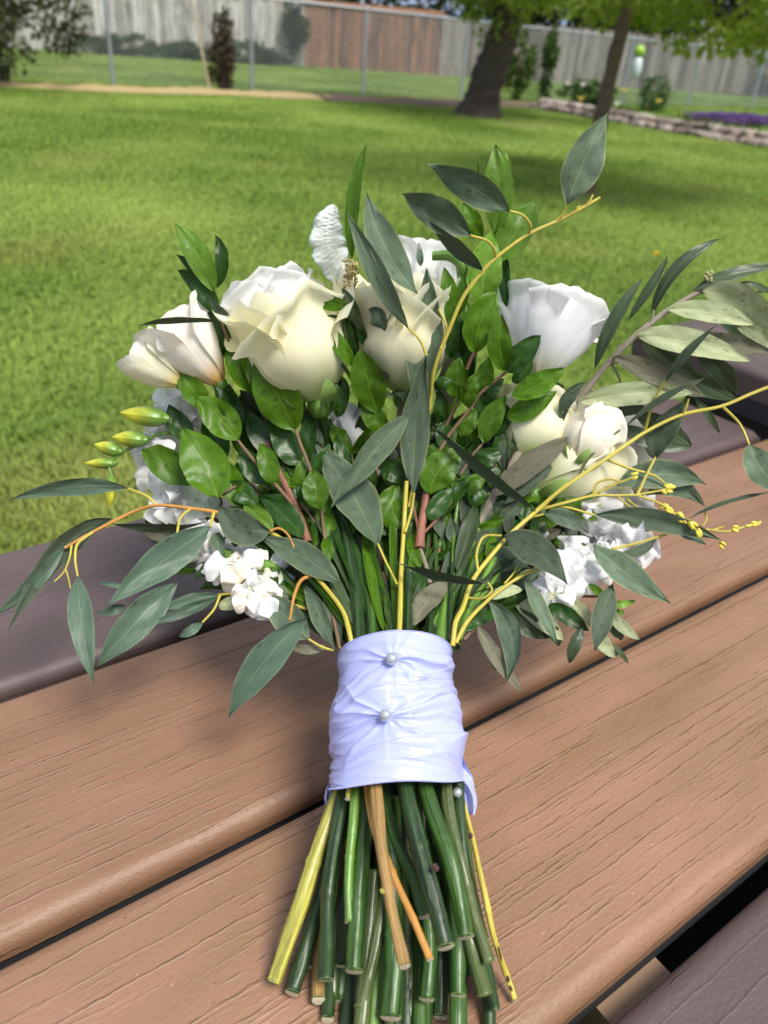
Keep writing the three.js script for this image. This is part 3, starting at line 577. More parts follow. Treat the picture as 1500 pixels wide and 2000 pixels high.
stem('dark', 24, 22, [[894, 1530, -.2], [908, 1680, 0], [936, 1820, .5], [966, 1970, 1.6]], { table: 1 });
for (let i = 0; i < 22; i++) { const q = (i + rr(.1, .9)) / 22, x0 = 668 + q * 215, x1 = 596 + q * 355 + rr(-8, 8), y1 = 1850 + 190 * Math.sin(q * 3.14) * rr(.75, 1) + rr(-20, 20); stem(pick(['dark', 'green', 'dark', 'olive']), 30, 31, [[x0, 1500, 1.2], [(x0 * 2 + x1) / 3, 1640, 1.5 + rr(0, .5)], [(x0 + 2 * x1) / 3, 1760, 1.7 + rr(0, .6)], [x1, y1, 2.2 + rr(0, .8)]]); }
const ys = stem('yellow', 13, 16, [[902, 1555, .2], [922, 1645, .4], [946, 1740, .5], [968, 1835, 1], [990, 1905, 2], [1006, 1952, 3]], { table: 1, knob: 0.3, label: 'slender bright yellow twig with dark scars at the right' });
stem('green', 30, 32, [[880, 1620, .2], [892, 1760, .5], [895, 1860, .8], [895, 1943, 1]]);
stem('olive', 32, 36, [[870, 1580, 0], [905, 1750, .4], [925, 1850, .6], [946, 1940, 1.2]]);
stem('green', 28, 32, [[800, 1560, .3], [832, 1760, .5], [838, 1860, .6], [833, 1950, .8]]);
stem('green', 42, 44, [[760, 1560, -.2], [768, 1720, -.1], [770, 1860, .2], [763, 1985, .5]]);
stem('olive', 28, 31, [[770, 1600, .5], [752, 1740, .5], [728, 1870, .6], [706, 1968, .8]]);
stem('dark', 23, 23, [[700, 1560, 1], [676, 1720, 1.1], [666, 1885, 1.4]]);
stem('tan', 27, 28, [[668, 1640, 1.4], [640, 1780, 1.6], [625, 1870, 2], [622, 1952, 2.4]], { table: 1 });
stem('lite', 22, 26, [[750, 1700, .9], [738, 1850, 1], [731, 1990, 1.1], [728, 2040, 1.1]]);
stem('olive', 30, 32, [[730, 1700, .5], [716, 1880, .7], [703, 2005, .8], [700, 2050, .8]]);
stem('green', 36, 38, [[880, 1700, 1.2], [892, 1860, 1.3], [894, 1990, 1.3], [893, 2040, 1.3]]);
stem('dark', 28, 28, [[900, 1650, 1], [935, 1820, 1.4], [953, 1970, 2], [956, 2020, 2.1]]);
stem('green', 34, 34, [[820, 1700, 1.3], [822, 1880, 1.5], [820, 2030, 1.5]]);
stem('dark', 30, 30, [[760, 1700, 1.6], [790, 1900, 1.7], [795, 2040, 1.7]]);
stem('dark', 28, 28, [[690, 1600, 1.8], [655, 1800, 2.2], [640, 1990, 2.8]]);
stem('dark', 28, 30, [[850, 1600, 1.4], [862, 1800, 1.8], [860, 1985, 2]]);
stem('dark', 30, 30, [[720, 1600, 1.6], [690, 1850, 2], [675, 2020, 2]]);
stem('dark', 30, 30, [[660, 1560, 1.2], [622, 1730, 2], [598, 1850, 3]]);
{ // scars and nodes on the stems
  const brown = std(lin(.06, .028, .02), .7);
  for (const [x, y, dz, w, h, rot] of [[850, 1694, -2.3, 13, 18, .4], [976, 1862, 1.0, 5, 34, .25], [992, 1912, 1.7, 8, 14, .25], [999, 1934, 2.1, 5, 22, .25], [919, 1632, .2, 9, 13, .1], [747, 1740, -2.5, 10, 12, 0]]) {
    const r = px2m(x, y, w, dz) / 2, g = new THREE.SphereGeometry(r, 12, 10), p = g.attributes.position, c = P(x, y, dz), M = new THREE.Matrix4().makeBasis(RGT, UPV, FWD);
    for (let i = 0; i < p.count; i++) { const v = V(p.getX(i), p.getY(i) * h / w, p.getZ(i) * 0.5), k = 1 + 0.35 * nz(v.x * 900, v.y * 900, x); v.multiplyScalar(k); p.setXYZ(i, v.x, v.y, v.z); }
    g.rotateZ(rot); g.applyMatrix4(M); g.computeVertexNormals(); g.translate(c.x, c.y, c.z); put('scar', g, x === 747 ? SM.ygreen : brown);
  }
}
// ---- ribbon: satin wrapped round the handle with gathered folds towards the pins
const axTop = P(771, 1278), axBot = P(778, 1578), axis = axBot.clone().sub(axTop), AL = axis.length(); axis.normalize();
const nrm = EYE.clone().sub(axTop); nrm.addScaledVector(axis, -nrm.dot(axis)).normalize(); const sid = new THREE.Vector3().crossVectors(nrm, axis).negate();
if (sid.dot(RGT) < 0) sid.negate();
const PIN = [[-0.02, .025], [-0.07, .56]]; // angle position (rad), fraction along the axis (front row)
function ribbonR(th, t) { // radius at angle th from the front, fraction t
  const s = th * 0.0275 * 1000, y = t * AL * 1000; // millimetres
  let h = 0;
  for (const [pa, pt, k, ph] of [[-.02, .22, 5, .4], [-.12, .60, 5, 1.3]]) { // gathers radiating from each pin
    const dx = s - pa * 27.5, dy = (y - pt * AL * 1000) * 1.5, r = Math.hypot(dx, dy), a = Math.atan2(dy, dx);
    const e = Math.exp(-r / 26) * (1 - Math.exp(-r / 3.5)) * (0.22 + 0.78 * Math.cos(a) ** 2), q = Math.sin(a * k + ph + 2.2 * nz(a * 1.1, ph) + 1.6 * nz(dx * 0.05, dy * 0.05, ph) + (dx > 0 ? .9 : 0));
    h += 1.9 * e * (1 - Math.pow(Math.abs(q), 0.8) * 1.6) - 1.4 * Math.exp(-r * r / 10);
  }
  // cross folds sweeping round the handle
  const w = y + 7 * nz(s * 0.03, y * 0.02, 1) + 0.22 * s * Math.sin(t * 4.2 - 0.6);
  for (const [fx, fy, z, am] of [[.014, .085, 21, .75], [.02, .12, 33, .4]]) h += am * Math.exp(-Math.abs(nz(s * fx + z, w * fy, z)) * 9);
  h += 1.3 * nz(s * 0.02, w * 0.13, 4) + 0.9 * (0.4 - Math.abs(nz(s * 0.022 + 3, w * 0.11, 8)) * 2.2) + 0.14 * nz(s * 0.05, w * 0.3, 6);
  // overlapping wraps
  for (const [y0, sl, am] of [[26, -.14, .8], [38, .2, .75], [50, -.16, .75]]) { const q = y - y0 - sl * s - 1.2 * nz(s * .08, y0); h += am * sstep(q, -0.12, 0.2) * Math.exp(-Math.max(0, q) / 10); }
  h *= 0.35 + 0.65 * sstep(t, 0, 0.12) * (1 - 0.75 * sstep(t, 0.86, 1));
  return 0.0244 + 0.0024 * t + 0.001 * Math.sin(t * 9 + th * 2) + h / 1000;
}
const fr = th => sstep(Math.cos(th), -0.2, 1);
const ribbonPt = (th, t, off = 0) => { const f = fr(th), tt = (0.005 + 0.10 * (1 - f) * 0) + t * (0.86 + 0.10 * f - 0.02 * Math.sin(th)), r = ribbonR(th, t) + off; const c = axTop.clone().addScaledVector(axis, tt * AL); return c.addScaledVector(nrm, Math.cos(th) * r * 0.98).addScaledVector(sid, Math.sin(th) * r * 1.04); };
const satin = phys(lin(.405, .438, .74), 0.29, { sheen: 0.3, sheenRoughness: .4, sheenColor: lin(.8, .84, 1), specularIntensity: 1, bumpMap: grayTex(256, 256, (u, v) => 0.5 + 0.1 * nz(u * 20, v * 60, 3)), bumpScale: 0.00012 });  // white satin, with blue sky shade put into the base colour
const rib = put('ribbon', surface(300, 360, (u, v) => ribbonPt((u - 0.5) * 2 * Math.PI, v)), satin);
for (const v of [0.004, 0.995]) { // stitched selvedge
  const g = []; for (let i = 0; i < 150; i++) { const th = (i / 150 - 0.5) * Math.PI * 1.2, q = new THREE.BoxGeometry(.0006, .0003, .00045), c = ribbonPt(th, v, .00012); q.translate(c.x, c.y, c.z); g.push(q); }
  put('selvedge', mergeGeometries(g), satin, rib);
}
{ // loose ribbon ends tucked under the handle
  const tail = (pts, w, sd) => { const cv = new THREE.CatmullRomCurve3(pts.map(q => P(...q))); return surface(10, 24, (u, v) => { const c = cv.getPoint(v), T = cv.getTangent(v), N = EYE.clone().sub(c).normalize(), S = new THREE.Vector3().crossVectors(T, N).normalize(); return c.addScaledVector(S, (u - 0.5) * w * (1 - 0.35 * v) * (1 + 0.3 * nz(v * 4, sd))).addScaledVector(N, 0.0022 * Math.sin(u * 9 + v * 5 + sd)); }); };
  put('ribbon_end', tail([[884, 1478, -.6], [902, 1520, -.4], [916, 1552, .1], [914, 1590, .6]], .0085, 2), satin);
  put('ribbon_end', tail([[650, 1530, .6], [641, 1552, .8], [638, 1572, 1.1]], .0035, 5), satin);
}
const pearlMat = phys(lin(.50, .54, .56), .22, { metalness: .55, clearcoat: .8, clearcoatRoughness: .12 });
for (const [x, y] of [[765, 1287], [753, 1397]]) {
  // find the ribbon's front surface here by marching along the sight line
  const d = dirOf(x, y); let t = 0.25; const c0 = V(0, 0, 0);
  for (; t < 0.36; t += 0.0004) { c0.copy(EYE).addScaledVector(d, t); const q = c0.clone().sub(axTop), k = q.dot(axis) / AL, a = q.dot(nrm), b = q.dot(sid); if (Math.hypot(a, b) < 0.0278 + 0.0026 * k) break; }
  const r = px2m(x, y, 25, t * 100 - D0(y) * 100) / 2, g = new THREE.SphereGeometry(r, 28, 20); c0.addScaledVector(d.clone().normalize(), -r * 0.3); g.translate(c0.x, c0.y, c0.z);
  put('pearl_pin', g, pearlMat);
}
{ const g = new THREE.SphereGeometry(px2m(893, 1548, 19) / 2, 24, 16), c = P(893, 1548, -.8); g.translate(c.x, c.y, c.z); put('pearl_pin', g, pearlMat, bouquet, 'pearl half hidden by the ribbon end'); }

// ---------------------------------------------------------------- flowers
const petalTex = (c0, c1, c2, sd) => colorTex(64, 128, (u, v) => { // base, body, edge; v runs from the base to the rim
  const x = Math.abs(u - 0.5) * 2, k = 1 + 0.014 * nz(u * 26, v * 3, sd) + 0.03 * nz(u * 6, v * 6, sd + 3), a = sstep(v, 0.02, 0.38), b = sstep(v, 0.72, 1);
  return [0, 1, 2].map(i => clamp((c0[i] + (c1[i] - c0[i]) * a + (c2[i] - c1[i]) * b * 0.8) * k * (1 - 0.02 * x), 0, 0.93));
});
const petalBump = grayTex(128, 128, (u, v) => 0.5 + 0.12 * nz(u * 44, v * 4, 3) + 0.2 * nz(u * 8, v * 8, 1));
const petalMat = (c0, c1, c2, sd, tr = .2) => phys(lin(1, 1, 1), .58, { map: petalTex(c0, c1, c2, sd), transmission: tr, thickness: 0, bumpMap: petalBump, bumpScale: 0.00025, sheen: .25, sheenRoughness: .6 });
const FM = {
  cream: [petalMat([.66, .74, .30], [.91, .87, .60], [.92, .90, .70], 3, .28), petalMat([.68, .74, .32], [.90, .86, .57], [.92, .89, .68], 4, .28)],
  ivory: [petalMat([.75, .68, .38], [.88, .83, .68], [.90, .86, .75], 5)],
  white: [petalMat([.82, .76, .6], [.91, .91, .9], [.92, .92, .92], 6, .36), petalMat([.8, .78, .6], [.9, .9, .9], [.92, .92, .92], 7, .36)],
  freesia: [petalMat([.86, .50, .12], [.88, .84, .74], [.9, .89, .85], 8), petalMat([.80, .62, .16], [.87, .84, .62], [.9, .89, .82], 9)],
  stock: [petalMat([.66, .66, .4], [.85, .85, .84], [.88, .88, .88], 10, .34)],
};
const sepal = phys(lin(1, 1, 1), .5, { map: leafTex([.22, .34, .08], [.3, .42, .13], [.2, .3, .07], .1, .1, 140), transmission: .2, thickness: 0 });
// frame at a flower's base looking along its axis
function frame(base, tip, d0, d1, roll = 0) {
  const o = P(base[0], base[1], d0), e = P(tip[0], tip[1], d1), z = e.clone().sub(o), H = z.length(); z.normalize();
  const x = EYE.clone().sub(o); x.addScaledVector(z, -x.dot(z)).normalize(); const y = new THREE.Vector3().crossVectors(z, x);
  const X = x.clone().multiplyScalar(Math.cos(roll)).addScaledVector(y, Math.sin(roll)), Y = new THREE.Vector3().crossVectors(z, X);
  return { H, o, at: (r, th, h) => o.clone().addScaledVector(X, r * Math.cos(th)).addScaledVector(Y, r * Math.sin(th)).addScaledVector(z, h) };
}
// cup-shaped petal; th = 0 faces the viewer
function petalGeo(F, { th, W = .9, R, H = F.H, neck = .16, belly = .55, close = .1, flare = .2, tip = 0, ruf = 0, notch = .26, sd = 1, fine = 14 }) {
  return surface(fine, fine + 4, (u, v) => {
    const x = (u - 0.5) * 2, edge = 1 - notch * Math.pow(Math.abs(x), 2.4) + tip * Math.exp(-Math.pow((x - 0.1 * Math.sin(sd)) / 0.2, 2)) + 0.035 * nz(x * 3 + sd, sd) + ruf * 0.5 * nz(x * 5 + sd, sd * 2);
    const q = v * edge, rise = q < belly ? neck + (1 - neck) * Math.pow(Math.sin(Math.min(1, q / belly) * Math.PI / 2), 0.85) : 1 - close * Math.pow((q - belly) / (1 - belly), 2);
    const f = sstep(v, 0.66, 1), fl = flare * (1 + 0.5 * nz(x * 1.4 + sd, 2 * sd));
    let r = R * (rise + fl * f * f * (1 + 0.5 * x * x) + 0.05 * x * x * v + ruf * v * v * nz(x * 4 + sd, v * 2, sd) + 0.035 * nz(x * 1.7 + sd, v * 2.2, 4));
    const z = H * (q - fl * 0.30 * f * f * f * R / H * 2), w = W * (0.5 + 0.5 * Math.sin(Math.min(1, v * 1.5) * Math.PI / 2));
    return F.at(Math.max(r, 0.0004), th + x * w, z);
  });
}
function rose(label, base, tip, d0, d1, Rpx, mats, o = {}) {
  const F = frame(base, tip, d0, d1), R = px2m((base[0] + tip[0]) / 2, (base[1] + tip[1]) / 2, Rpx, (d0 + d1) / 2), g = part('rose', label);
  const ring = (n, sc, hs, W, cl, fl, off, tip, ruf) => { for (let i = 0; i < n; i++) put('petal', petalGeo(F, { th: off + i / n * 6.283 + rr(-.12, .12), W, R: R * sc * rr(.97, 1.03), H: F.H * hs * rr(.96, 1.03), close: cl, flare: fl, tip, ruf, sd: rr(0, 60), belly: o.belly ?? .52 }), pick(mats), g); };
  ring(3, .22, 1.0, 1.5, .55, .0, rr(0, 6), 0, 0); ring(4, .45, 1.02, 1.15, .35, .03, rr(0, 6), .02, 0);
  ring(5, .68, 1.0, .95, .2, .10, rr(0, 6), .03, 0); ring(5, .86, .99, .8, .1, o.fl ?? .24, o.off2 ?? rr(0, 6), .06, .03);
  ring(o.n ?? 4, .98, o.h ?? .95, o.W ?? 1.0, .04, o.fl2 ?? .38, o.off ?? 0.3, o.tip ?? .09, .03);
  if (o.extra) ring(3, 1.03, .84, .8, .04, .16, (o.off ?? .3) + 1.1, .0, .03);
  for (let i = 0; i < 5; i++) { const a = i * 1.2566 + .3; put('sepal', surface(4, 10, (u, v) => { const x = (u - .5) * 2, w = .42 * Math.pow(1 - v, .8) * (0.6 + v); return F.at(R * (.16 + (o.sep ?? .62) * Math.sin(v * 1.5) + .03 + .12 * v * v * Math.sin(i * 9)), a + x * w, F.H * (-.04 + .22 * v * v)); }), sepal, g); }
  const hip = new THREE.SphereGeometry(R * .24, 14, 10), c = F.at(0, 0, -F.H * .05); hip.translate(c.x, c.y, c.z); put('hip', hip, SM.lite, g);
  return F;
}
seed = 71;
rose('large cream rose with a pointed outer petal, left of centre', [622, 782], [545, 566], 0.6, 1.6, 112, FM.cream, { off: .25, n: 4, tip: .16, fl2: .30, W: 1.1 });
rose('cream rose in the centre behind the grey leaves', [790, 768], [788, 540], 1.3, 2.0, 100, FM.cream, { off: -.5, n: 4, fl2: .16, tip: .05, h: 1 });
rose('cream rose low at the right with open petals', [1046, 962], [1170, 868], .7, 2.4, 86, FM.cream, { extra: 1, off: .5, fl2: .34 });
rose('cream spray rose bud at the right', [1120, 905], [1178, 800], -0.6, 0.4, 54, FM.ivory, { off: .4, fl: .10, fl2: .2, n: 4, W: .78, tip: .05, h: .9 });
rose('ivory rose seen from below, upper right', [1016, 905], [1066, 776], .8, 2.2, 76, FM.cream, { off: .2, fl2: .25 });
rose('pale rose half hidden at the right rim', [1175, 905], [1248, 850], 1.8, 3.4, 55, FM.ivory, { off: 0, fl2: .1 });
rose('bright white rose rim behind the large cream rose', [560, 700], [505, 552], 3.0, 4.6, 92, FM.white, { off: .1, fl2: .28, tip: .1 });
rose('whitish rose in shade deep between the stems', [700, 915], [683, 800], 2.4, 3.4, 40, FM.white, { off: 0, fl2: .1 });
{ // thin wide-petalled white flower at the right
  const F = frame([1040, 738], [1082, 585], .8, 2.6), R = px2m(1070, 620, 104, 2), g = part('lisianthus', 'pure white lisianthus with thin broad petals at the right');
  for (const [k, th, fl] of [[1, .55, .12], [1, -.75, .16], [.95, 1.9, .2], [.95, -2.1, .2], [.95, 3.1, .22], [.8, 0, .1], [.7, 2.4, .1], [.7, -1.5, .1]])
    put('petal', petalGeo(F, { th, W: .95, R: R * k, H: F.H * (k > .9 ? 1 : .92), neck: .2, belly: .9, close: 0, flare: fl - .02, notch: .16, ruf: .075, sd: rr(0, 50), fine: 26 }), pick(FM.white), g);
  for (let i = 0; i < 5; i++) put('sepal', surface(3, 8, (u, v) => F.at(R * (.15 + .34 * v), i * 1.2566 + (u - .5) * .7 * (1 - v), F.H * (-.02 + .34 * v))), sepal, g);
}
{ // white rim petals above the centre rose
  const F = frame([800, 640], [815, 492], 3.4, 5.2), R = px2m(800, 560, 78, 4), g = part('lisianthus', 'white rim petals behind the centre rose');
  for (let i = 0; i < 6; i++) put('petal', petalGeo(F, { th: i * 1.05 + .3, W: .8, R: R * (i % 2 ? 1 : .85), neck: .2, belly: .7, close: 0, flare: .18, ruf: .09, notch: .2, sd: i * 3.3, fine: 18 }), pick(FM.white), g);
}
function freesia(label, base, tip, d0, d1, Rpx, m, spread) {
  const F = frame(base, tip, d0, d1), R = px2m(...tip, Rpx, d1), g = part('freesia', label);
  for (let i = 0; i < 6; i++) put('petal', petalGeo(F, { th: i * 1.047 + .1, W: .84, R: R * (i % 2 ? 1 : .86), H: F.H * (i % 2 ? 1 : .97), neck: .13, belly: .78, close: -.02, flare: spread, notch: .24, sd: rr(0, 40), fine: 14 }), m, g);
  const c = new THREE.SphereGeometry(R * .2, 10, 8), p = F.at(0, 0, 0); c.translate(p.x, p.y, p.z); put('calyx', c, SM.lite, g);
}
freesia('white freesia with an orange base, upper left', [432, 750], [318, 606], .4, .8, 68, FM.freesia[0], .2);
freesia('creamy half-open freesia, outermost at the left', [352, 752], [262, 678], -.2, .2, 50, FM.freesia[1], .02);
freesia('white freesia half hidden behind the left one', [420, 742], [352, 622], 1.6, 2.2, 58, FM.freesia[0], .1);
{ // freesia buds on their zigzag stalk
  const g = part('freesia_buds', 'yellow-green freesia buds at the left edge'), bud = phys(lin(1, 1, 1), .4, { map: colorTex(32, 64, (u, v) => { const k = 0.85 + .4 * nz(u * 8, v * 3, 2), a = sstep(v, .2, .7); return [(.16 + .42 * a) * k, (.3 + .28 * a) * k, .04 * k]; }), clearcoat: .05 });
  const B = (bx, by, tx, ty, w, dz) => { const F = frame([bx, by], [tx, ty], dz, dz), R = px2m(tx, ty, w, dz) / 2; put('bud', surface(14, 16, (u, v) => F.at(Math.max(1e-5, R * Math.pow(Math.sin(Math.PI * Math.pow(v, .8)), .75) * (1 + .06 * Math.cos(u * 18.85)) + R * .3 * (1 - v) * (v > 0.01)), u * 6.283, F.H * v)), bud, g); put('calyx', surface(10, 6, (u, v) => F.at(R * (.35 + .72 * v), u * 6.283, F.H * (-.06 + .32 * v * (1 + .3 * Math.cos(u * 12.56))))), SM.lite, g); };
  B(326, 818, 233, 806, 34, -.2); B(286, 860, 218, 854, 28, 0); B(236, 882, 183, 868, 24, .2); B(226, 905, 165, 905, 18, .3); B(217, 930, 214, 992, 20, .3);
  G = g; T('lite', 9, 12, [218, 930, .3], [214, 906, .3], [232, 888, .3], [270, 868, .2], [320, 846, .4], [380, 860, .8], [470, 930, 1.2]);
  G = bouquet;
}
// ruffled stock florets: wavy petals fanning out of a cluster
function floretCluster(label, pts, n, size, mats = FM.stock) {
  const g = part('stock_flower', label);
  for (let i = 0; i < pts.length; i += 3) { // green calyxes between the florets
    const [x, y, dz, rad] = pts[i], a = rr(0, 6.283), bx = x + Math.cos(a) * rad * .6, by = y + Math.sin(a) * rad * .6, F = frame([bx, by], [bx + rr(-14, 14), by + rr(-20, 4)], dz + .1, dz - .3), R = px2m(bx, by, rr(5, 8), dz);
    put('calyx', surface(10, 8, (u, v) => F.at(R * (.5 + .8 * Math.sin(v * 2.1)) * (1 + .25 * v * Math.cos(u * 25)), u * 6.283, F.H * v)), SM.lite, g);
  }
  for (let i = 0; i < n; i++) {
    const [x, y, dz, rad] = pts[i % pts.length], a = rr(0, 6.283), q = Math.sqrt(rnd()) * rad, px = x + Math.cos(a) * q, py = y + Math.sin(a) * q * .85, c = P(px, py, dz + rr(-.5, .5) + q / rad * .5);
    const N = EYE.clone().sub(c).normalize().addScaledVector(RGT, Math.cos(a) * .8 * q / rad + rr(-.8, .8)).addScaledVector(UPV, -Math.sin(a) * .8 * q / rad + rr(-.6, .9)).normalize();
    const A = V(rr(-1, 1), rr(-1, 1), rr(-1, 1)); A.addScaledVector(N, -A.dot(N)).normalize(); const B = new THREE.Vector3().crossVectors(N, A), s = px2m(px, py, size * rr(.7, 1.15), dz), sd = rr(0, 90), sp = rr(.9, 1.5), k = rr(3, 5);
    put('petal', surface(24, 12, (u, v) => { const th = (u - .5) * 2 * sp, r = s * v * (1 - .3 * Math.pow(Math.abs(u - .5) * 2, 4)) * (1 + .07 * nz(u * 4 + sd, sd)); const w = s * (.30 * v * v * Math.sin(th * k * 1.3 + sd) + .35 * v * (1 - v) + .14 * v * v * nz(u * 6 + sd, v * 3, sd) - .3 * v * v); return c.clone().addScaledVector(A, r * Math.cos(th)).addScaledVector(B, r * Math.sin(th)).addScaledVector(N, w); }), pick(mats), g);
  }
}
floretCluster('white ruffled stock flowers at the lower right', [[1110, 1060, .6, 58], [1175, 1040, .7, 55], [1090, 1120, .4, 48], [1195, 1060, .9, 50], [1150, 1000, 1.2, 50], [1120, 1100, .4, 50], [1215, 1000, 1.2, 40], [1150, 1010, .2, 36], [1190, 1085, .2, 34], [1230, 1060, .5, 26], [1085, 1155, .3, 18]], 125, 47);
floretCluster('white stock flowers behind the glossy leaves at the left', [[335, 810, 1.8, 40], [350, 800, 2.2, 36], [325, 900, 1.2, 34], [335, 960, 1, 40], [370, 1000, 1, 42], [400, 1060, 1, 38], [420, 1080, .8, 30], [500, 990, 1.4, 46], [310, 870, 1.4, 22]], 110, 46);
floretCluster('cream-white ruffled flower head drooping at lower left', [[470, 1110, -.2, 34], [500, 1150, -.4, 36], [525, 1120, .1, 26], [450, 1105, 0, 26], [512, 1165, -.3, 22]], 75, 38, [FM.stock[0], FM.ivory[0]]);
{ const F = frame([548, 1108], [500, 1104], .2, -.2), R = px2m(500, 1100, 13, -.5); put('calyx', surface(12, 10, (u, v) => F.at(R * (.4 + .6 * Math.sin(v * 2.2)) * (1 + .3 * v * v * Math.cos(u * 31)), u * 6.283, F.H * v)), SM.lite); }
{ // dusty miller leaf: felted, lobed and silvery
  const g = part('dusty_miller', 'silvery felted lobed leaf at the top'), tex = colorTex(96, 192, (u, v) => { const x = Math.abs(u - .5) * 2, r = Math.exp(-Math.pow(x / .06, 2)), q = ((v * 7 - x * 1.2) % 1 + 1) % 1, s = Math.exp(-Math.pow((q - .5) / .12, 2)) * (1 - .5 * x), k = .94 + .08 * nz(u * 30, v * 60, 1) - .06 * (1 - s) * (1 - r), e = sstep(x, .7, 1); return [(.76 - .26 * e) * k + .08 * r, (.80 - .18 * e) * k + .06 * r, (.74 - .12 * e) * k + .08 * r]; });
  const A = P(672, 545, 2.4), C = P(655, 402, 2.0), M = P(640, 470, 2.0), B = M.clone().multiplyScalar(2).addScaledVector(A, -.5).addScaledVector(C, -.5), cv = new THREE.QuadraticBezierCurve3(A, B, C), W = px2m(650, 470, 36, 2);
  put('leaf', surface(16, 90, (u, v) => { const c = cv.getPoint(v), Tn = cv.getTangent(v), N = EYE.clone().sub(c).normalize(), S = new THREE.Vector3().crossVectors(Tn, N).normalize(), x = (u - .5) * 2, q = Math.abs(Math.sin(v * Math.PI * 4.6 + (x > 0 ? .9 : 0) + .8 * nz(v * 3, x > 0 ? 2 : 7))), k = Math.pow(Math.sin(Math.PI * clamp(v * .86 + .13, .01, .99)), .6) * (.8 + .2 * Math.pow(q, .6) + .08 * nz(v * 26, x > 0 ? 1 : 5)); return c.addScaledVector(S, x * W * k).addScaledVector(N, .0008 * x * x * Math.cos(v * Math.PI * 8 + x) - .002 * Math.abs(x) + .0006 * nz(x * 6, v * 30)); }), std(lin(1, 1, 1), 1, { map: tex, bumpMap: petalBump, bumpScale: .0003 }), g);
  G = g; T('gray', 7, 9, [672, 545, 2.4], [684, 620, 2.8]); G = bouquet;
}
{ // seed tuft and pale green snowball sprig at the top
  const g = part('seed_tuft', 'small tan seed tuft beside the silvery leaf'), bits = [], c0 = P(686, 600, 1.6);
  for (let i = 0; i < 60; i++) { const e = P(684 + rr(-12, 14), 516 + rr(-12, 60), 1.4 + rr(-.3, .3)), q = new THREE.SphereGeometry(.0009, 6, 5); q.translate(e.x, e.y, e.z); bits.push(q); if (i % 3 === 0) bits.push(tubeGeo([c0, e], () => .0003, { seg: 3, sides: 4, cap: false })); }
  const clean = bits.map(q => { const r = q.index ? q.toNonIndexed() : q; return r; });
  const m = put('seeds', mergeGeometries(clean), std(lin(.42, .34, .14), .8), g); m.userData.kind = 'stuff';
}

// ---------------------------------------------------------------- greenery
seed = 404;
// thick green stems fanning from the ribbon up to the flower heads
G = part('flower_stems', 'thick green stems fanning up to the flower heads');
T('dark', 28, 25, [703, 1262, -.4], [692, 1130, 0], [674, 1040, .3], [660, 992, .4]);
T('green', 22, 20, [728, 1250, -.2], [721, 1180, 0], [712, 1140, .3], [690, 1060, 1]);
T('green', 17, 17, [768, 1250, 0], [752, 1165, .3], [722, 1100, .7], [690, 1040, 1.2]);
T('green', 18, 17, [770, 1250, .1], [768, 1180, .2], [766, 1130, .6], [752, 1040, 1.4]);
T('dark', 20, 19, [797, 1245, -.5], [798, 1170, -.4], [799, 1118, -.3]);
T('green', 14, 13, [857, 1250, .1], [852, 1130, .3], [848, 1020, .7], [835, 960, 1.4]);
T('green', 13, 12, [873, 1255, .3], [868, 1080, .5], [859, 1000, .8], [850, 930, 1.2]);
T('lite', 11, 9, [878, 1250, 0], [884, 1100, 0], [890, 1010, 0], [900, 942, .1]);
T('green', 30, 24, [885, 1262, .3], [930, 1088, .4], [975, 1015, .6], [1033, 962, .6]);
T('lite', 18, 15, [893, 1250, .1], [925, 1170, 0], [968, 1088, 0]);
T('green', 20, 20, [690, 1262, .6], [640, 1120, 1.2], [560, 930, 1.6], [440, 755, 1.2]);
T('green', 24, 22, [720, 1262, .8], [660, 1000, 1.6], [640, 860, 1.4], [625, 795, .9]);
T('olive', 26, 24, [770, 1260, .8], [775, 1000, 2], [786, 830, 2], [790, 770, 1.8]);
T('green', 22, 20, [860, 1262, .8], [930, 1000, 2], [1010, 900, 2], [1018, 895, 1.9]);
T('green', 20, 18, [870, 1262, 1], [980, 930, 2.6], [1095, 750, 1]);
T('green', 18, 16, [880, 1262, 1], [960, 1130, 1.4], [1060, 1080, 1]);
T('green', 16, 15, [670, 1270, .8], [600, 1180, 1], [545, 1112, .4]);
T('dark', 20, 20, [840, 1262, -.2], [842, 1160, .4], [850, 1060, 1.4]);
T('lite', 34, 20, [862, 1262, .1], [872, 1190, .1], [884, 1120, .4]);
T('dark', 12, 12, [878, 1250, -.5], [880, 1180, -.5], [884, 1100, -.2]);
T('wood', 10, 12, [664, 1268, .1], [655, 1225, .2], [640, 1170, .6]);
for (let i = 0; i < 26; i++) { const a = rr(-1.05, 1.05), r = rr(200, 420), bx = 772 + a * 95; T(pick(['dark', 'green', 'dark', 'olive']), 16, 14, [bx, 1262, 1 + rr(0, .6)], [bx + Math.sin(a) * r * .45, 1225 - Math.cos(a) * r * .45, 1.8 + rr(0, 1)], [772 + Math.sin(a) * r + a * 60, 1225 - Math.cos(a) * r, 2.6 + rr(0, 1.6)]); }

// dark filling leaves deep inside
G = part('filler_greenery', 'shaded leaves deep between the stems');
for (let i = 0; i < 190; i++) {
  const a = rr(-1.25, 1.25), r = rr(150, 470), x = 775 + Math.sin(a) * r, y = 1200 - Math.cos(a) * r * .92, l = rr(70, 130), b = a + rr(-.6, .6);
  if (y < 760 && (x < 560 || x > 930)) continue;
  L(pick(['privd', 'privd', 'priv', 'eucd', 'taupe']), x, y, x + Math.sin(b) * l * .5 + rr(-8, 8), y - Math.cos(b) * l * .5, x + Math.sin(b) * l, y - Math.cos(b) * l, rr(32, 52), rr(1.4, 3.2), rr(1.4, 4), rr(-50, 50), { curl: rr(-.05, .1) });
}

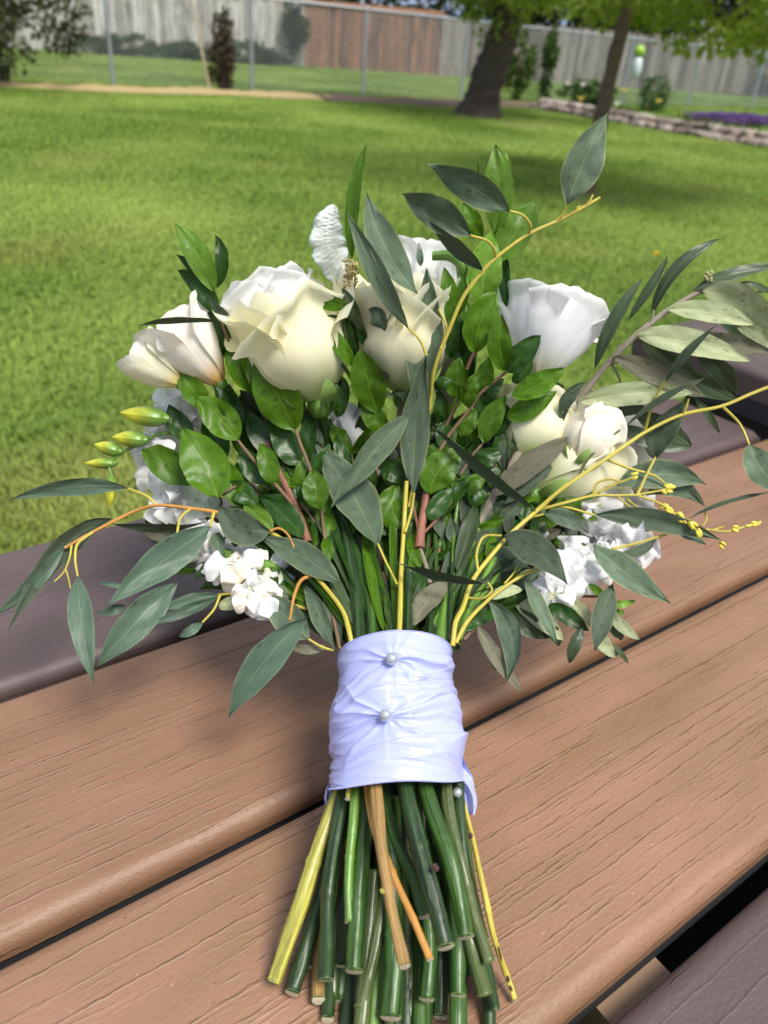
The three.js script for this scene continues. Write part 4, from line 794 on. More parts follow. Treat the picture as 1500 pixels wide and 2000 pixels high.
// small leafy twigs filling the fan between the big leaves
G = part('glossy_sprig', 'many small glossy leaves on thin twigs through the middle');
for (let i = 0; i < 30; i++) {
  const a = rr(-.95, .95), r0 = rr(60, 160), r1 = r0 + rr(170, 300), dz = rr(.3, 1.3), X = r => 775 + Math.sin(a) * r + a * 50, Y = r => 1215 - Math.cos(a) * r * .95;
  const ok = (x, y) => (y > 800 && y < 1010) || (x > 880 && x < 1010 && y > 640);
  if (Y(r1) < 800 && !ok(X(r1), Y(r1))) continue;
  T(pick(['wood', 'red', 'olive', 'green']), 9, 6, [X(r0), Y(r0), dz], [X((r0 + r1) / 2) + rr(-8, 8), Y((r0 + r1) / 2), dz], [X(r1), Y(r1), dz]);
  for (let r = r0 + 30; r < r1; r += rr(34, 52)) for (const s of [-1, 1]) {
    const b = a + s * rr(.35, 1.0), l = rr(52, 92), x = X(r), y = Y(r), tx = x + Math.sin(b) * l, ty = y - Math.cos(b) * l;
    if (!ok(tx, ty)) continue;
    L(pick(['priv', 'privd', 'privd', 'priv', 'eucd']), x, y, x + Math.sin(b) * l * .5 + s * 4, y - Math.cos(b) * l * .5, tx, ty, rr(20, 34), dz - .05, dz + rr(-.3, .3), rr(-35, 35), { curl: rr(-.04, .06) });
  }
}
for (let i = 0; i < 24; i++) { const a = rr(-.75, .75), dz = rr(-.1, .6), l = rr(190, 330); T(pick(['green', 'lite', 'green', 'dark', 'olive']), 13, 11, [778 + a * 110, 1256, dz], [778 + a * 130 + Math.sin(a) * l * .5 + rr(-6, 6), 1245 - Math.cos(a) * l * .5, dz + .2], [778 + a * 130 + Math.sin(a) * l, 1235 - Math.cos(a) * l, dz + .6]); }
for (let i = 0; i < 64; i++) { const a = rr(-.85, .85), x = 778 + a * 125, l = rr(110, 300), dz = rr(-.25, .9); L(pick(['privd', 'priv', 'eucd', 'olive']), x, 1235, x + Math.sin(a) * l * .5, 1235 - l * .5, x + Math.sin(a) * l + rr(-22, 22), 1235 - Math.cos(a) * l, rr(12, 25), dz, dz + .3, rr(-50, 50)); }

for (let i = 0; i < 56; i++) { // the sides of the neck, down to the ribbon
  const s = i % 2 ? 1 : -1, a = s * rr(.55, 1.3), q = rr(30, 190), l = rr(70, 150), b = a + rr(-.35, .35), x = 778 + s * 78 + Math.sin(a) * q, y = 1238 - Math.cos(a) * q, dz = rr(.5, 1.6);
  L(pick(['privd', 'privd', 'eucd', 'priv', 'euc', 'olive']), x, y, x + Math.sin(b) * l * .5, y - Math.cos(b) * l * .5, x + Math.sin(b) * l, y - Math.cos(b) * l, rr(20, 36), dz, dz + rr(0, .6), rr(-40, 40), { curl: rr(-.04, .08) });
}
// ---- eucalyptus, arching up at the top right
G = part('eucalyptus_branch', 'yellow-stemmed eucalyptus arching above the top right');
T('yellow', 12, 8, [800, 990, -.9], [838, 800, -1.1], [847, 727, -1.3], [883, 630, -1.2], [907, 577, -1.1], [943, 530, -.9], [970, 503, -.8], [1033, 457, -.5], [1087, 432, -.2], [1140, 405, 0], [1172, 386, .1]);
T('yellow', 7, 5, [1140, 406, 0], [1152, 392, 0], [1158, 380, .1]);
T('yellow', 7, 6, [1084, 433, -.2], [1100, 418, -.3], [1107, 398, -.4]); L('euc', 1107, 400, 1142, 312, 1187, 220, 74, -.4, -.2, -14);
T('yellow', 8, 6, [1033, 457, -.5], [1036, 440, -.8], [1020, 420, -1], [995, 412, -1.1]); L('euc', 996, 413, 916, 362, 836, 322, 62, -1.1, -1, 16);
T('yellow', 8, 6, [968, 503, -.8], [966, 488, -1], [950, 470, -1.2], [918, 460, -1.3]); L('euc', 920, 461, 848, 412, 784, 378, 62, -1.3, -1.1, 18);
L('eucd', 943, 527, 888, 478, 833, 428, 28, -1, -1.3, 48);
T('yellow', 8, 6, [862, 680, -1.3], [872, 640, -1], [856, 603, -.8]);
G = part('eucalyptus_branch', 'grey-green eucalyptus in front of the centre roses');
T('yellow', 14, 11, [780, 1240, -.9], [784, 1110, -1], [790, 1010, -1], [794, 940, -1.1]);
T('yellow', 8, 6, [791, 1040, -1.1], [803, 1000, -1.2], [809, 962, -1.3]); L('euc', 809, 964, 812, 830, 833, 694, 58, -1.3, -1.7, 8);
T('yellow', 8, 6, [776, 1142, -1], [755, 1100, -1.1], [738, 1062, -1.1]); L('euc', 738, 1066, 688, 965, 610, 856, 80, -1.1, .3, -10);
L('euc', 802, 806, 722, 892, 648, 990, 50, -1.5, -1.8, 22);
T('yellow', 7, 6, [833, 694, -1.6], [820, 665, -1.5], [797, 640, -1.4]); L('euc', 797, 642, 738, 535, 676, 412, 42, -1.4, -.6, 20);
L('euc', 816, 574, 752, 482, 716, 376, 62, -.8, -.4, -12);
L('euc', 812, 800, 832, 655, 834, 524, 70, -.7, .2, 6);
L('eucd', 1047, 996, 945, 915, 846, 833, 24, -1.6, -1.2, 58);
L('eucd', 952, 1138, 865, 1124, 775, 1099, 18, -2, -2.2, 62);
T('yellow', 7, 6, [915, 1168, -.9], [945, 1168, -1.4], [961, 1152, -1.8], [952, 1137, -2]);
L('euc', 712, 1172, 708, 1100, 690, 1030, 30, .3, .6, 0);
L('taupe', 809, 1222, 838, 1170, 880, 1140, 42, -.4, -.2, 20);
L('taupe', 968, 968, 1040, 905, 1120, 852, 46, -.6, -.9, 12);
L('eucd', 985, 985, 1040, 940, 1085, 905, 30, -.3, -.5, 10);

// ---- eucalyptus, right
G = part('eucalyptus_branch', 'long yellow eucalyptus branch reaching out at the right');
T('yellow', 14, 9, [884, 1262, -.6], [890, 1215, -.8], [903, 1189, -.9], [921, 1138, -1], [938, 1112, -1], [993, 1047, -1.2], [1049, 997, -1.5], [1100, 953, -1.8], [1183, 897, -1.7], [1267, 840, -1], [1333, 810, -.7], [1410, 793, -.6], [1470, 768, -.4], [1530, 745, -.2]);
T('yellow', 12, 8, [890, 1256, -.3], [912, 1215, -.5], [960, 1166, -.7], [1010, 1130, -.7], [1044, 1113, -.7]);
T('yellow', 6, 4, [985, 1140, -.7], [1004, 1118, -.7], [1010, 1104, -.7]);
T('yellow', 8, 6, [934, 1118, -1], [931, 1080, -1.4], [946, 1048, -1.7], [980, 1046, -1.8]); L('eucd', 983, 1047, 1048, 1078, 1108, 1142, 64, -1.8, -1.6, 18);
L('euc', 946, 1112, 985, 1092, 1036, 1112, 48, .1, .2, 10);
T('yellow', 8, 6, [1058, 990, -1], [1100, 990, -1.1], [1162, 1006, -1.2]); L('euc', 1160, 1005, 1285, 1016, 1410, 1056, 44, -1.2, -.8, -18);
T('yellow', 7, 5, [1030, 1012, -1], [1063, 1004, -1.1]); L('euc', 1062, 1005, 1108, 1014, 1150, 1043, 34, -1.1, -1, 10);
L('euc', 1158, 1064, 1222, 1118, 1311, 1179, 56, -1.2, -.6, 12);
L('euc', 1204, 950, 1290, 926, 1380, 946, 58, -.4, -.2, 6);
L('euc', 1262, 968, 1320, 950, 1379, 992, 40, .1, .4, -8);
L('euc', 1276, 1004, 1340, 1040, 1378, 1064, 24, -.4, 0, 30);
L('eucd', 1204, 1085, 1250, 1075, 1282, 1052, 22, -.2, .2, 10);
T('yellow', 8, 6, [1410, 793, -.6], [1446, 830, -.7], [1463, 868, -.8]); L('euc', 1463, 868, 1487, 915, 1530, 965, 58, -.8, -.6, 10);
L('eucd', 1340, 1015, 1420, 982, 1512, 960, 9, -.2, .2, 60);
T('yellow', 8, 5, [1183, 897, -1], [1230, 915, -1], [1280, 930, -.9], [1312, 958, -.8]);
T('yellow', 8, 6, [1245, 966, -1.3], [1264, 925, -1.2], [1280, 893, -1.1]); L('eucd', 1279, 900, 1296, 845, 1345, 778, 52, -.4, -.2, 26);
T('yellow', 8, 6, [1260, 838, -.8], [1277, 783, -1], [1300, 742, -1.2]); L('eucd', 1298, 746, 1345, 690, 1399, 634, 17, -1.2, -1.5, 55);
T('yellow', 8, 5, [1333, 810, -.7], [1340, 795, -.7], [1345, 778, -.6]);
L('eucd', 1222, 832, 1300, 778, 1378, 738, 15, -1.3, -1.2, 58); T('olive', 7, 6, [1130, 928, -1.2], [1150, 895, -1.3], [1190, 855, -1.3], [1222, 832, -1.3]);
// budding twigs
G = part('eucalyptus_buds', 'fine yellow budding twigs at the right');
T('yellow', 9, 7, [1049, 997, -1], [1100, 983, -1.3], [1160, 968, -1.5], [1200, 968, -1.5], [1243, 967, -1.5]);
T('yellow', 7, 6, [1243, 967, -1.5], [1290, 984, -1.5], [1320, 1005, -1.4], [1346, 1020, -1.4], [1364, 1042, -1.3]);
T('yellow', 7, 5, [1243, 967, -1.5], [1280, 960, -1.6], [1310, 954, -1.6]);
T('yellow', 7, 5, [1158, 968, -1.5], [1166, 944, -1.6], [1192, 936, -1.7], [1210, 940, -1.7]); T('yellow', 6, 5, [1192, 948, -1.6], [1222, 938, -1.7], [1240, 930, -1.7]);
T('yellow', 5, 4, [1158, 966, -1.5], [1190, 952, -1.6], [1212, 938, -1.7]);
T('yellow', 6, 4, [1206, 970, -1.5], [1230, 990, -1.4], [1250, 1000, -1.3]); T('yellow', 5, 4, [1225, 975, -1.5], [1256, 998, -1.4], [1290, 1010, -1.3]);
T('yellow', 6, 5, [1378, 1034, -.6], [1420, 1038, -.5], [1450, 1030, -.4], [1478, 1022, -.4]); T('yellow', 5, 4, [1390, 1036, -.5], [1414, 1028, -.5]);
T('yellow', 7, 6, [1196, 1072, -.5], [1240, 1062, -.4], [1300, 1044, -.2]); T('yellow', 5, 4, [1376, 1000, .1], [1380, 1012, .1], [1372, 1028, 0]);
const budM = phys(lin(.62, .52, .05), .45, { clearcoat: .2 });
for (const [x, y, w, dz, r] of [[1312, 953, 12, -1.6, 0], [1302, 957, 10, -1.6, .4], [1296, 990, 10, -1.5, .5], [1312, 997, 12, -1.45, .7], [1326, 1008, 12, -1.4, .8], [1336, 1018, 11, -1.4, .6], [1350, 1024, 12, -1.4, .9], [1362, 1040, 11, -1.3, 1], [1240, 930, 9, -1.7, -.4], [1460, 1026, 8, -.4, -.3], [1476, 1022, 9, -.4, -.3], [1432, 1032, 9, -.5, 0], [1413, 1065, 9, -.6, 1], [1136, 407, 8, 0, -.4]]) {
  for (let k = 0; k < 3; k++) { const R = px2m(x, y, w * .45, dz), g = new THREE.SphereGeometry(R, 10, 8); g.scale(1.7, .75, .75); g.rotateZ(-r + rr(-.5, .5)); const M = new THREE.Matrix4().makeBasis(RGT, UPV, FWD.clone().negate()); g.applyMatrix4(M); const c = P(x + rr(-7, 7), y + rr(-5, 5), dz + rr(-.1, .1)); g.translate(c.x, c.y, c.z); put('bud', g, budM, G); }
}

// ---- olive branch, right
G = part('olive_branch', 'olive branch with pale leaf undersides at the right');
T('gray', 19, 9, [930, 1030, .4], [985, 935, .3], [1020, 877, .2], [1067, 843, .1], [1140, 767, 0], [1187, 710, 0], [1240, 657, 0], [1300, 610, .1], [1367, 570, .2], [1422, 552, .3]);
T('gray', 12, 10, [900, 1010, .6], [960, 960, .5], [1015, 900, .4]);
L('olive', 1162, 718, 1200, 625, 1254, 545, 27, -.2, .2, 20); L('olive', 1228, 625, 1268, 565, 1304, 500, 19, .2, .5, 30);
L('olive', 1274, 612, 1322, 525, 1404, 467, 25, .1, .6, 22); L('olive', 1355, 568, 1435, 535, 1525, 518, 24, .2, .4, 30);
L('oliveu', 1303, 604, 1392, 610, 1475, 634, 40, -.2, -.3, 10); L('oliveu', 1244, 655, 1348, 668, 1466, 706, 50, -.3, -.4, 8);
L('taupe', 1198, 697, 1292, 735, 1378, 776, 42, -.2, -.2, 10); L('oliveu', 1130, 783, 1240, 768, 1352, 768, 46, -.4, -.6, -8);
L('oliveu', 1372, 567, 1450, 590, 1520, 650, 60, -.2, -.1, -12); L('oliveu', 1440, 640, 1475, 648, 1520, 690, 30, .4, .5, 0);
L('olive', 1250, 664, 1345, 738, 1440, 780, 42, .5, .6, 10); L('olive', 1364, 698, 1412, 728, 1438, 775, 38, .7, .7, -10);
L('eucd', 1144, 746, 1106, 782, 1098, 834, 26, -.6, -.4, 20); L('olive', 1200, 830, 1282, 862, 1351, 872, 36, .1, .2, 10);
L('olive', 1240, 806, 1300, 838, 1350, 870, 40, .3, .3, 0); L('olive', 1356, 776, 1384, 812, 1406, 846, 15, .5, .8, 20);
L('olive', 1440, 554, 1480, 560, 1520, 580, 12, .3, .4, 30); L('taupe', 1350, 655, 1430, 672, 1512, 688, 34, .4, .5, 8);
L('olive', 1395, 585, 1440, 640, 1500, 678, 36, .9, 1, 10); L('olive', 1182, 812, 1222, 800, 1264, 798, 28, .3, .4, 8);
L('olive', 1205, 745, 1215, 775, 1222, 755, 8, .3, .3, 40);
for (const [x0, y0, x1, y1] of [[1200, 700, 1208, 672], [1268, 632, 1276, 604], [1190, 710, 1222, 706], [1262, 640, 1300, 646], [1150, 760, 1178, 768], [1195, 712, 1215, 760]]) T('gray', 7, 5, [x0, y0, 0], [(x0 + x1) / 2 + 3, (y0 + y1) / 2, 0], [x1, y1, .1]);
{ const b = []; for (let i = 0; i < 22; i++) { const a = i < 9, c = P((a ? 1384 : 1470) + rr(-14, 14) * (a ? .6 : 1.2), (a ? 540 : 574) + rr(-8, 8), a ? .1 : .2), q = new THREE.SphereGeometry(.0011, 7, 6); q.translate(c.x, c.y, c.z); b.push(q); } const m = put('flower_buds', mergeGeometries(b), std(lin(.3, .3, .12), .6), G); T('gray', 5, 4, [1378, 566, .2], [1382, 552, .1], [1384, 540, .1]); T('gray', 6, 4, [1420, 553, .3], [1450, 564, .2], [1480, 576, .2]); }

// ---- foliage drooping on to the boards, lower right
G = part('olive_branch', 'olive leaves drooping on to the boards at the lower right');
T('wood', 10, 7, [905, 1250, .8], [980, 1180, 1.4], [1080, 1165, 1.6], [1170, 1165, 1.6]);
L('eucd', 1197, 1140, 1176, 1205, 1162, 1273, 44, -.2, .8, 16); L('oliveu', 1188, 1190, 1214, 1222, 1249, 1249, 24, .4, 1, 8);
L('oliveu', 1164, 1228, 1180, 1258, 1203, 1284, 28, .6, 1.4, 8); L('olive', 1138, 1226, 1122, 1260, 1112, 1296, 25, .8, 1.6, 10);
L('olive', 1194, 1258, 1212, 1276, 1228, 1296, 11, 1, 2, 30); L('oliveu', 1002, 1165, 1052, 1205, 1101, 1252, 40, .8, 1.6, 14);
L('euc', 1026, 1128, 1054, 1190, 1090, 1258, 30, -.4, .8, 30); L('euc', 955, 1174, 998, 1240, 990, 1332, 44, -.6, 1.2, -16);
L('taupe', 932, 1222, 972, 1288, 1020, 1352, 28, .3, 1.8, 12); L('olive', 1000, 1190, 1030, 1220, 1075, 1245, 44, 1.2, 1.8, 10);
L('oliveu', 958, 1170, 990, 1154, 1022, 1153, 24, -.2, -.1, 12); L('privd', 1072, 1180, 1110, 1205, 1150, 1232, 34, .9, 1.6, 10);
L('olive', 1060, 1210, 1080, 1235, 1092, 1262, 26, 1.4, 2, 10); L('oliveu', 1100, 1165, 1140, 1195, 1150, 1225, 22, .8, 1.4, 0); L('olive', 1180, 1215, 1205, 1235, 1212, 1250, 20, 1, 1.5, 0);
L('priv', 1150, 1140, 1168, 1155, 1176, 1160, 16, .3, .3); L('privl', 1190, 1178, 1215, 1180, 1242, 1172, 15, .4, .4); L('priv', 1196, 1188, 1210, 1196, 1218, 1192, 12, .4, .4);
L('olive', 940, 1235, 960, 1275, 968, 1310, 22, 1.4, 2.4, 10); L('privd', 900, 1235, 930, 1210, 975, 1200, 30, .8, 1.2, 0);

// ---- eucalyptus, left
G = part('eucalyptus_branch', 'drooping blue-grey eucalyptus spreading over the board at the left');
T('yellow', 13, 10, [688, 1262, -.4], [683, 1238, -.5], [672, 1199, -.6], [647, 1161, -.7], [612, 1120, -.8], [560, 1060, -.9], [480, 1014, -1]);
T('orange', 11, 8, [480, 1014, -1], [422, 1000, -1], [373, 993, -1], [307, 987, -1], [267, 997, -.9], [213, 1023, -.8], [167, 1047, -.6], [127, 1070, -.4]);
T('orange', 7, 6, [526, 1037, -1.3], [545, 1032, -1.4], [562, 1044, -1.3], [580, 1082, -1]);
L('eucd', 528, 1036, 470, 1028, 426, 986, 66, -1.4, -1.2, 10); L('euc', 665, 1139, 590, 1086, 505, 1048, 56, -1.2, -.6, -8);
T('yellow', 8, 6, [307, 987, -1], [285, 968, -1], [250, 954, -1]); L('eucb', 252, 954, 140, 950, 18, 977, 34, -1, -.6, 24);
T('yellow', 9, 6, [418, 1000, -1], [415, 1012, -1.1], [411, 1030, -1.2]); L('eucb', 412, 1028, 322, 1092, 205, 1186, 68, -1.2, -.6, 8);
T('yellow', 8, 6, [373, 993, -1], [354, 1010, -1.2], [347, 1035, -1.3], [345, 1062, -1.2]);
L('eucb', 346, 1138, 266, 1215, 187, 1305, 64, .2, 1.4, 8);
T('yellow', 8, 6, [182, 1039, -.8], [152, 1062, -.9], [147, 1090, -.9], [152, 1127, -.9]); L('eucb', 152, 1126, 160, 1220, 184, 1336, 46, -.9, .6, -8);
L('eucb', 124, 1070, 62, 1140, -14, 1206, 32, -.4, .2, 26); L('eucd', 220, 1012, 118, 1075, 16, 1231, 46, -.2, .3, 20); L('eucd', 398, 1020, 310, 1030, 214, 1022, 18, -.6, -.4, 55);
T('yellow', 6, 4, [140, 1066, -.8], [136, 1090, -.8], [124, 1118, -.8], [106, 1136, -.8]); T('yellow', 5, 4, [128, 1110, -.8], [134, 1130, -.8], [138, 1150, -.8]);
L('eucb', 245, 1182, 220, 1192, 187, 1198, 20, .6, .6); L('eucb', 252, 1150, 218, 1142, 188, 1138, 10, .6, .6);
T('yellow', 9, 7, [600, 1190, .6], [500, 1160, .8], [432, 1161, .8], [395, 1168, .9]); T('yellow', 7, 6, [430, 1162, .8], [418, 1190, .9], [395, 1216, 1]);
L('eucb', 432, 1162, 370, 1172, 310, 1194, 24, .8, .9, 14); L('eucb', 430, 1164, 360, 1194, 288, 1222, 22, .9, 1.1, 14); L('eucb', 396, 1216, 372, 1232, 348, 1244, 20, 1, 1.1);
T('orange', 10, 7, [615, 1122, -.8], [590, 1132, -1], [576, 1160, -1.2], [566, 1213, -1.3]); L('eucb', 600, 1206, 512, 1296, 447, 1401, 66, -1.2, 1.4, 8);
T('yellow', 7, 6, [650, 1270, .1], [630, 1264, -.1], [602, 1248, -.3]); L('euc', 604, 1248, 560, 1205, 512, 1155, 60, -.2, .4, 8);
L('taupe', 640, 1262, 600, 1268, 565, 1263, 20, .3, .5); L('euc', 652, 1268, 622, 1196, 592, 1138, 34, -.2, .4, 16);
L('euc', 668, 1255, 648, 1180, 640, 1120, 34, .2, .5, 0); L('privd', 650, 1250, 600, 1190, 575, 1150, 40, .8, 1.2, 0); L('eucd', 690, 1250, 660, 1150, 640, 1070, 30, .6, 1, 0);
L('privd', 560, 1140, 470, 1130, 390, 1150, 44, 1.2, 1.4, 0); L('privd', 500, 1060, 440, 1090, 380, 1130, 44, 1.4, 1.4, 0); L('euc', 430, 1040, 425, 1060, 438, 1088, 30, -.2, -.1, 0);
L('oliveu', 430, 1190, 452, 1178, 485, 1180, 26, 1.2, 1.2, 0);

// ---- glossy-leaved sprigs
G = part('glossy_sprig', 'glossy green sprig standing up at the upper left');
T('wood', 10, 7, [560, 900, 1.2], [500, 780, .8], [440, 650, .6], [415, 560, .5]);
L('privl', 418, 568, 388, 500, 341, 436, 48, .3, .6, 8); L('privd', 424, 562, 434, 505, 420, 459, 27, .6, .9, 10); L('privd', 412, 568, 385, 530, 344, 497, 24, .8, 1, 14);
L('privd', 422, 616, 392, 562, 347, 528, 40, .5, .7, 8); L('olive', 425, 627, 350, 624, 274, 635, 12, -1.6, -2.2, 50); L('eucd', 448, 616, 424, 600, 404, 573, 15, -.2, .1, 40);
L('privd', 452, 690, 420, 640, 400, 610, 40, .8, 1); L('privd', 470, 720, 440, 670, 420, 640, 36, 1, 1.2); L('priv', 436, 545, 437, 525, 436, 508, 8, .8, .8);
G = part('glossy_sprig', 'broad glossy leaves at the left below the freesias');
T('wood', 12, 8, [602, 1060, .2], [576, 993, 0], [510, 916, -.3], [462, 857, -.5]); T('red', 17, 12, [602, 1060, .2], [576, 985, .1], [543, 919, .2], [520, 860, .6]);
T('wood', 12, 10, [602, 1052, .1], [595, 1030, 0], [574, 985, 0]); T('wood', 8, 7, [520, 985, .6], [485, 945, .4], [425, 968, -.6]);
T('wood', 10, 8, [612, 935, -.2], [598, 895, -.4], [586, 865, -.5], [577, 838, -.6]); T('wood', 9, 7, [636, 1062, 0], [628, 995, -.2]); T('wood', 8, 7, [572, 985, .4], [560, 940, .6], [556, 905, .8]);
L('priv', 577, 838, 540, 768, 499, 694, 86, -.6, -.5, 8); L('priv', 560, 800, 515, 735, 474, 672, 62, -.2, 0, -6); L('privd', 592, 826, 560, 750, 516, 683, 44, .2, .4, 8);
L('priv', 504, 772, 466, 730, 443, 683, 36, -.2, 0, -24); L('priv', 406, 797, 376, 760, 350, 722, 46, -.3, -.1, 6); L('priv', 464, 860, 428, 815, 382, 776, 64, -.6, -.5, -8);
L('privd', 468, 838, 446, 790, 416, 746, 40, .1, .2, -30); L('priv', 426, 971, 398, 905, 357, 836, 88, -1, -1, -6); L('priv', 378, 945, 325, 905, 277, 878, 62, -.3, -.2, 8);
L('priv', 530, 946, 524, 905, 507, 866, 42, -.7, -.7, 6); L('priv', 624, 993, 616, 955, 612, 917, 52, -.8, -.8, 0); L('privd', 524, 946, 492, 910, 470, 872, 44, 0, .2, 10);
L('privl', 532, 1036, 505, 1008, 475, 986, 36, -.6, -.6, 6); L('privd', 590, 1050, 555, 1006, 512, 972, 48, -.5, -.4, -6); L('priv', 470, 990, 450, 940, 440, 900, 50, .2, .3, 10);
L('privd', 598, 896, 560, 870, 530, 800, 52, .2, .4, -10); L('privd', 505, 985, 470, 960, 440, 950, 42, .2, .3, 0); L('privd', 545, 905, 510, 850, 480, 800, 46, .5, .7, 0);
L('privd', 440, 760, 410, 720, 395, 690, 36, .5, .7, 0); L('privd', 600, 900, 603, 850, 608, 800, 34, .4, .6, 20); L('privd', 380, 860, 350, 830, 330, 790, 44, .4, .6, 0); L('privd', 440, 900, 420, 850, 400, 810, 50, .3, .4, 0);
L('privd', 610, 1080, 590, 1030, 580, 990, 34, .5, .6, 20); L('privd', 648, 1080, 650, 1040, 640, 1000, 30, .2, .3, 20); L('priv', 645, 1095, 640, 1070, 632, 1048, 24, -.1, 0, 0); L('privd', 672, 960, 668, 900, 655, 850, 34, .6, .8, 0);
G = part('glossy_sprig', 'glossy leaves in the middle among the roses');
T('green', 12, 9, [735, 830, -.2], [700, 760, -.3], [660, 700, -.2], [640, 670, -.1]); T('green', 9, 7, [750, 850, -.3], [738, 820, -.4], [735, 800, -.4]);
L('priv', 735, 804, 718, 742, 702, 682, 68, -.6, -.5, 6); L('priv', 751, 848, 730, 815, 703, 787, 44, -.5, -.4, 0); L('priv', 690, 716, 662, 672, 632, 632, 30, -.4, -.3, -16);
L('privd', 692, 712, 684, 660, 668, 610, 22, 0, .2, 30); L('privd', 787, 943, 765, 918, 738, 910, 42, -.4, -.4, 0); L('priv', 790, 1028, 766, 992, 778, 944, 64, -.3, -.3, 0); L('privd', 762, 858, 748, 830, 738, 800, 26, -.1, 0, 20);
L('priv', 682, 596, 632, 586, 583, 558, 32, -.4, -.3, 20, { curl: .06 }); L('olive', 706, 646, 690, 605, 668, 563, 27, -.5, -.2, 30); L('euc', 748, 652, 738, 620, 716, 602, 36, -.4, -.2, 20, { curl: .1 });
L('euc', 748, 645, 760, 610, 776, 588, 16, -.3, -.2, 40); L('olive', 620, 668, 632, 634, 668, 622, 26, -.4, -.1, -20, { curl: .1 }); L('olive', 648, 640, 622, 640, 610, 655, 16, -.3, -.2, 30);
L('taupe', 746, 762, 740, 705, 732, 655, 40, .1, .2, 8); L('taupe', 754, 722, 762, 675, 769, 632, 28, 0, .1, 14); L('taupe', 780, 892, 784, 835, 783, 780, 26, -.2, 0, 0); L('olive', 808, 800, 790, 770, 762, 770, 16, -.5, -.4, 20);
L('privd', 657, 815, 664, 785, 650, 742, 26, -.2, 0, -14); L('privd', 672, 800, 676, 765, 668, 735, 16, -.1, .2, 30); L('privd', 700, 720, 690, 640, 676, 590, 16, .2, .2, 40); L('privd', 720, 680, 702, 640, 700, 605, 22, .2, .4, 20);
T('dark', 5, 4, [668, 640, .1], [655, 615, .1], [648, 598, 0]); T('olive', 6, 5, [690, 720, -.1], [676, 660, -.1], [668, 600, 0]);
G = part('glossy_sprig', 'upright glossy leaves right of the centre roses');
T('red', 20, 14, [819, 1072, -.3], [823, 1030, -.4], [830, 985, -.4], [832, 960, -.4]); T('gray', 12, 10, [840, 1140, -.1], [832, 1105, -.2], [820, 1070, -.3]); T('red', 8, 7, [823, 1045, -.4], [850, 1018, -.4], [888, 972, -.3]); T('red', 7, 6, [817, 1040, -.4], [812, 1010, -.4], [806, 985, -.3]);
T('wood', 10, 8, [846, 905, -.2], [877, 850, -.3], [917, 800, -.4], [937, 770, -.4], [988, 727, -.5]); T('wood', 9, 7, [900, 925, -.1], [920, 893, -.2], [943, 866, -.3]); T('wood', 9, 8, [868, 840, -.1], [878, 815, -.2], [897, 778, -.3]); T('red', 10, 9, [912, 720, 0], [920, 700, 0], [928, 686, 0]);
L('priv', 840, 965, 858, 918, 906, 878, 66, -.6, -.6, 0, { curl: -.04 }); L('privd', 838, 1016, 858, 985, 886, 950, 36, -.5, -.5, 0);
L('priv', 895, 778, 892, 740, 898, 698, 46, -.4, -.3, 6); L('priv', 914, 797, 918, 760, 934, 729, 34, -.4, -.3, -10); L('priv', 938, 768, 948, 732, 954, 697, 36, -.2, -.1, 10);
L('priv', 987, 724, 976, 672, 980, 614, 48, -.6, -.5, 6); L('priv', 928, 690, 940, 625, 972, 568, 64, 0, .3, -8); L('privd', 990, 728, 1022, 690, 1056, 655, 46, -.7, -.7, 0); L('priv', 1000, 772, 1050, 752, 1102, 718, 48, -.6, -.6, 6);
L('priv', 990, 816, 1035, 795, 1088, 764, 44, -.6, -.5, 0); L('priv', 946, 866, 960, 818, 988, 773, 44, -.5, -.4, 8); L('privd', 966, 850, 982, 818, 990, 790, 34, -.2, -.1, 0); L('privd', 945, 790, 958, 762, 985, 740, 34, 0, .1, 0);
L('privd', 858, 828, 862, 795, 856, 762, 30, -.2, -.1, 0); L('privd', 850, 762, 864, 748, 884, 738, 24, -.5, -.5, 10); L('priv', 902, 852, 914, 825, 931, 800, 34, -.3, -.2, 0); L('privd', 880, 880, 868, 850, 872, 815, 34, 0, 0, 0);
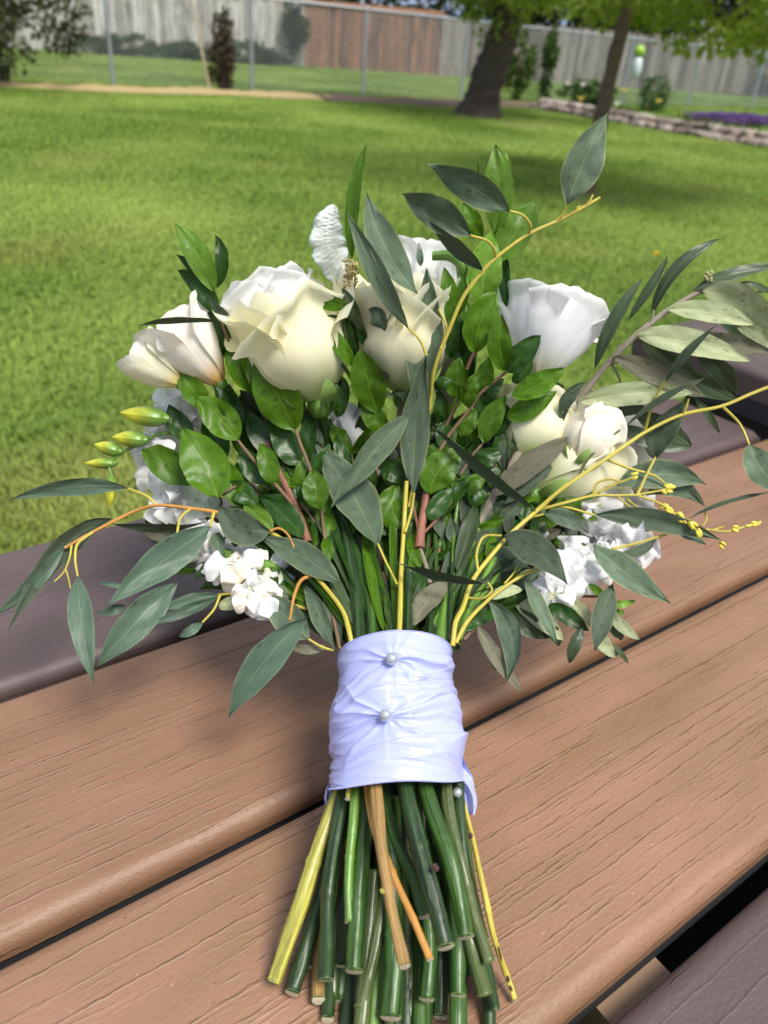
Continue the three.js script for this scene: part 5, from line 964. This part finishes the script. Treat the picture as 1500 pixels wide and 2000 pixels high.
L('privd', 925, 905, 950, 895, 985, 880, 38, .2, .2, 0); L('priv', 905, 970, 925, 945, 950, 930, 34, -.1, -.1, 0); L('privd', 868, 1010, 895, 965, 925, 925, 22, -.2, -.2, 30); L('olive', 893, 1115, 915, 1040, 928, 985, 34, -.2, -.1, 10); L('privd', 830, 960, 822, 920, 838, 875, 34, -.1, 0, 20);
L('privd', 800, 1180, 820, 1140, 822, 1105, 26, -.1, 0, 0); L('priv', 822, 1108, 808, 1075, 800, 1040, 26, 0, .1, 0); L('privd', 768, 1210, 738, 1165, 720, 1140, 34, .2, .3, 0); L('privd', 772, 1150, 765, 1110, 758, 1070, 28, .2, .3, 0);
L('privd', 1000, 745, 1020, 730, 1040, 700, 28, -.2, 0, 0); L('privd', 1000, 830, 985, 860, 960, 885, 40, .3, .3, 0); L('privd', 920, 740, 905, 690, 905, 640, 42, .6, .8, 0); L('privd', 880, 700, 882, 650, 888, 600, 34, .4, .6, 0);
G = part('glossy_sprig', 'bright young leaves standing behind the arching eucalyptus at the top');
T('green', 12, 8, [925, 720, 1], [940, 600, 1.2], [962, 500, 1.4], [966, 440, 1.5]);
L('privl', 966, 452, 974, 370, 967, 283, 60, 1.4, 1.8, 8); L('privl', 985, 400, 988, 340, 989, 292, 22, 1.6, 2, 10); L('privl', 965, 510, 1010, 450, 1044, 393, 66, 1.2, 1.6, 10); L('priv', 941, 464, 922, 430, 903, 397, 34, 1.3, 1.5, 0);
L('privl', 943, 594, 946, 530, 963, 450, 68, .9, 1.2, -10); L('priv', 880, 632, 878, 580, 867, 522, 36, .4, .8, 0); L('priv', 893, 620, 905, 570, 915, 520, 26, .8, 1, 10); L('privl', 968, 500, 985, 440, 990, 400, 44, 1.6, 2, 0); L('privd', 990, 600, 985, 545, 990, 500, 24, 1.4, 1.8, 0);
L('priv', 688, 506, 690, 392, 716, 282, 27, .8, 1.4, 20); L('eucb', 822, 520, 820, 500, 818, 472, 14, 2.4, 2.6); L('priv', 935, 340, 932, 320, 928, 300, 4, 1.8, 1.9);
T('lite', 26, 18, [905, 540, 1.8], [900, 515, 1.8], [880, 500, 2], [845, 500, 2.2]);
L('priv', 920, 690, 915, 640, 912, 590, 40, .6, .8, 0); L('privd', 900, 700, 893, 650, 890, 610, 38, .5, .7, 8);
renderer.render(scene, camera);
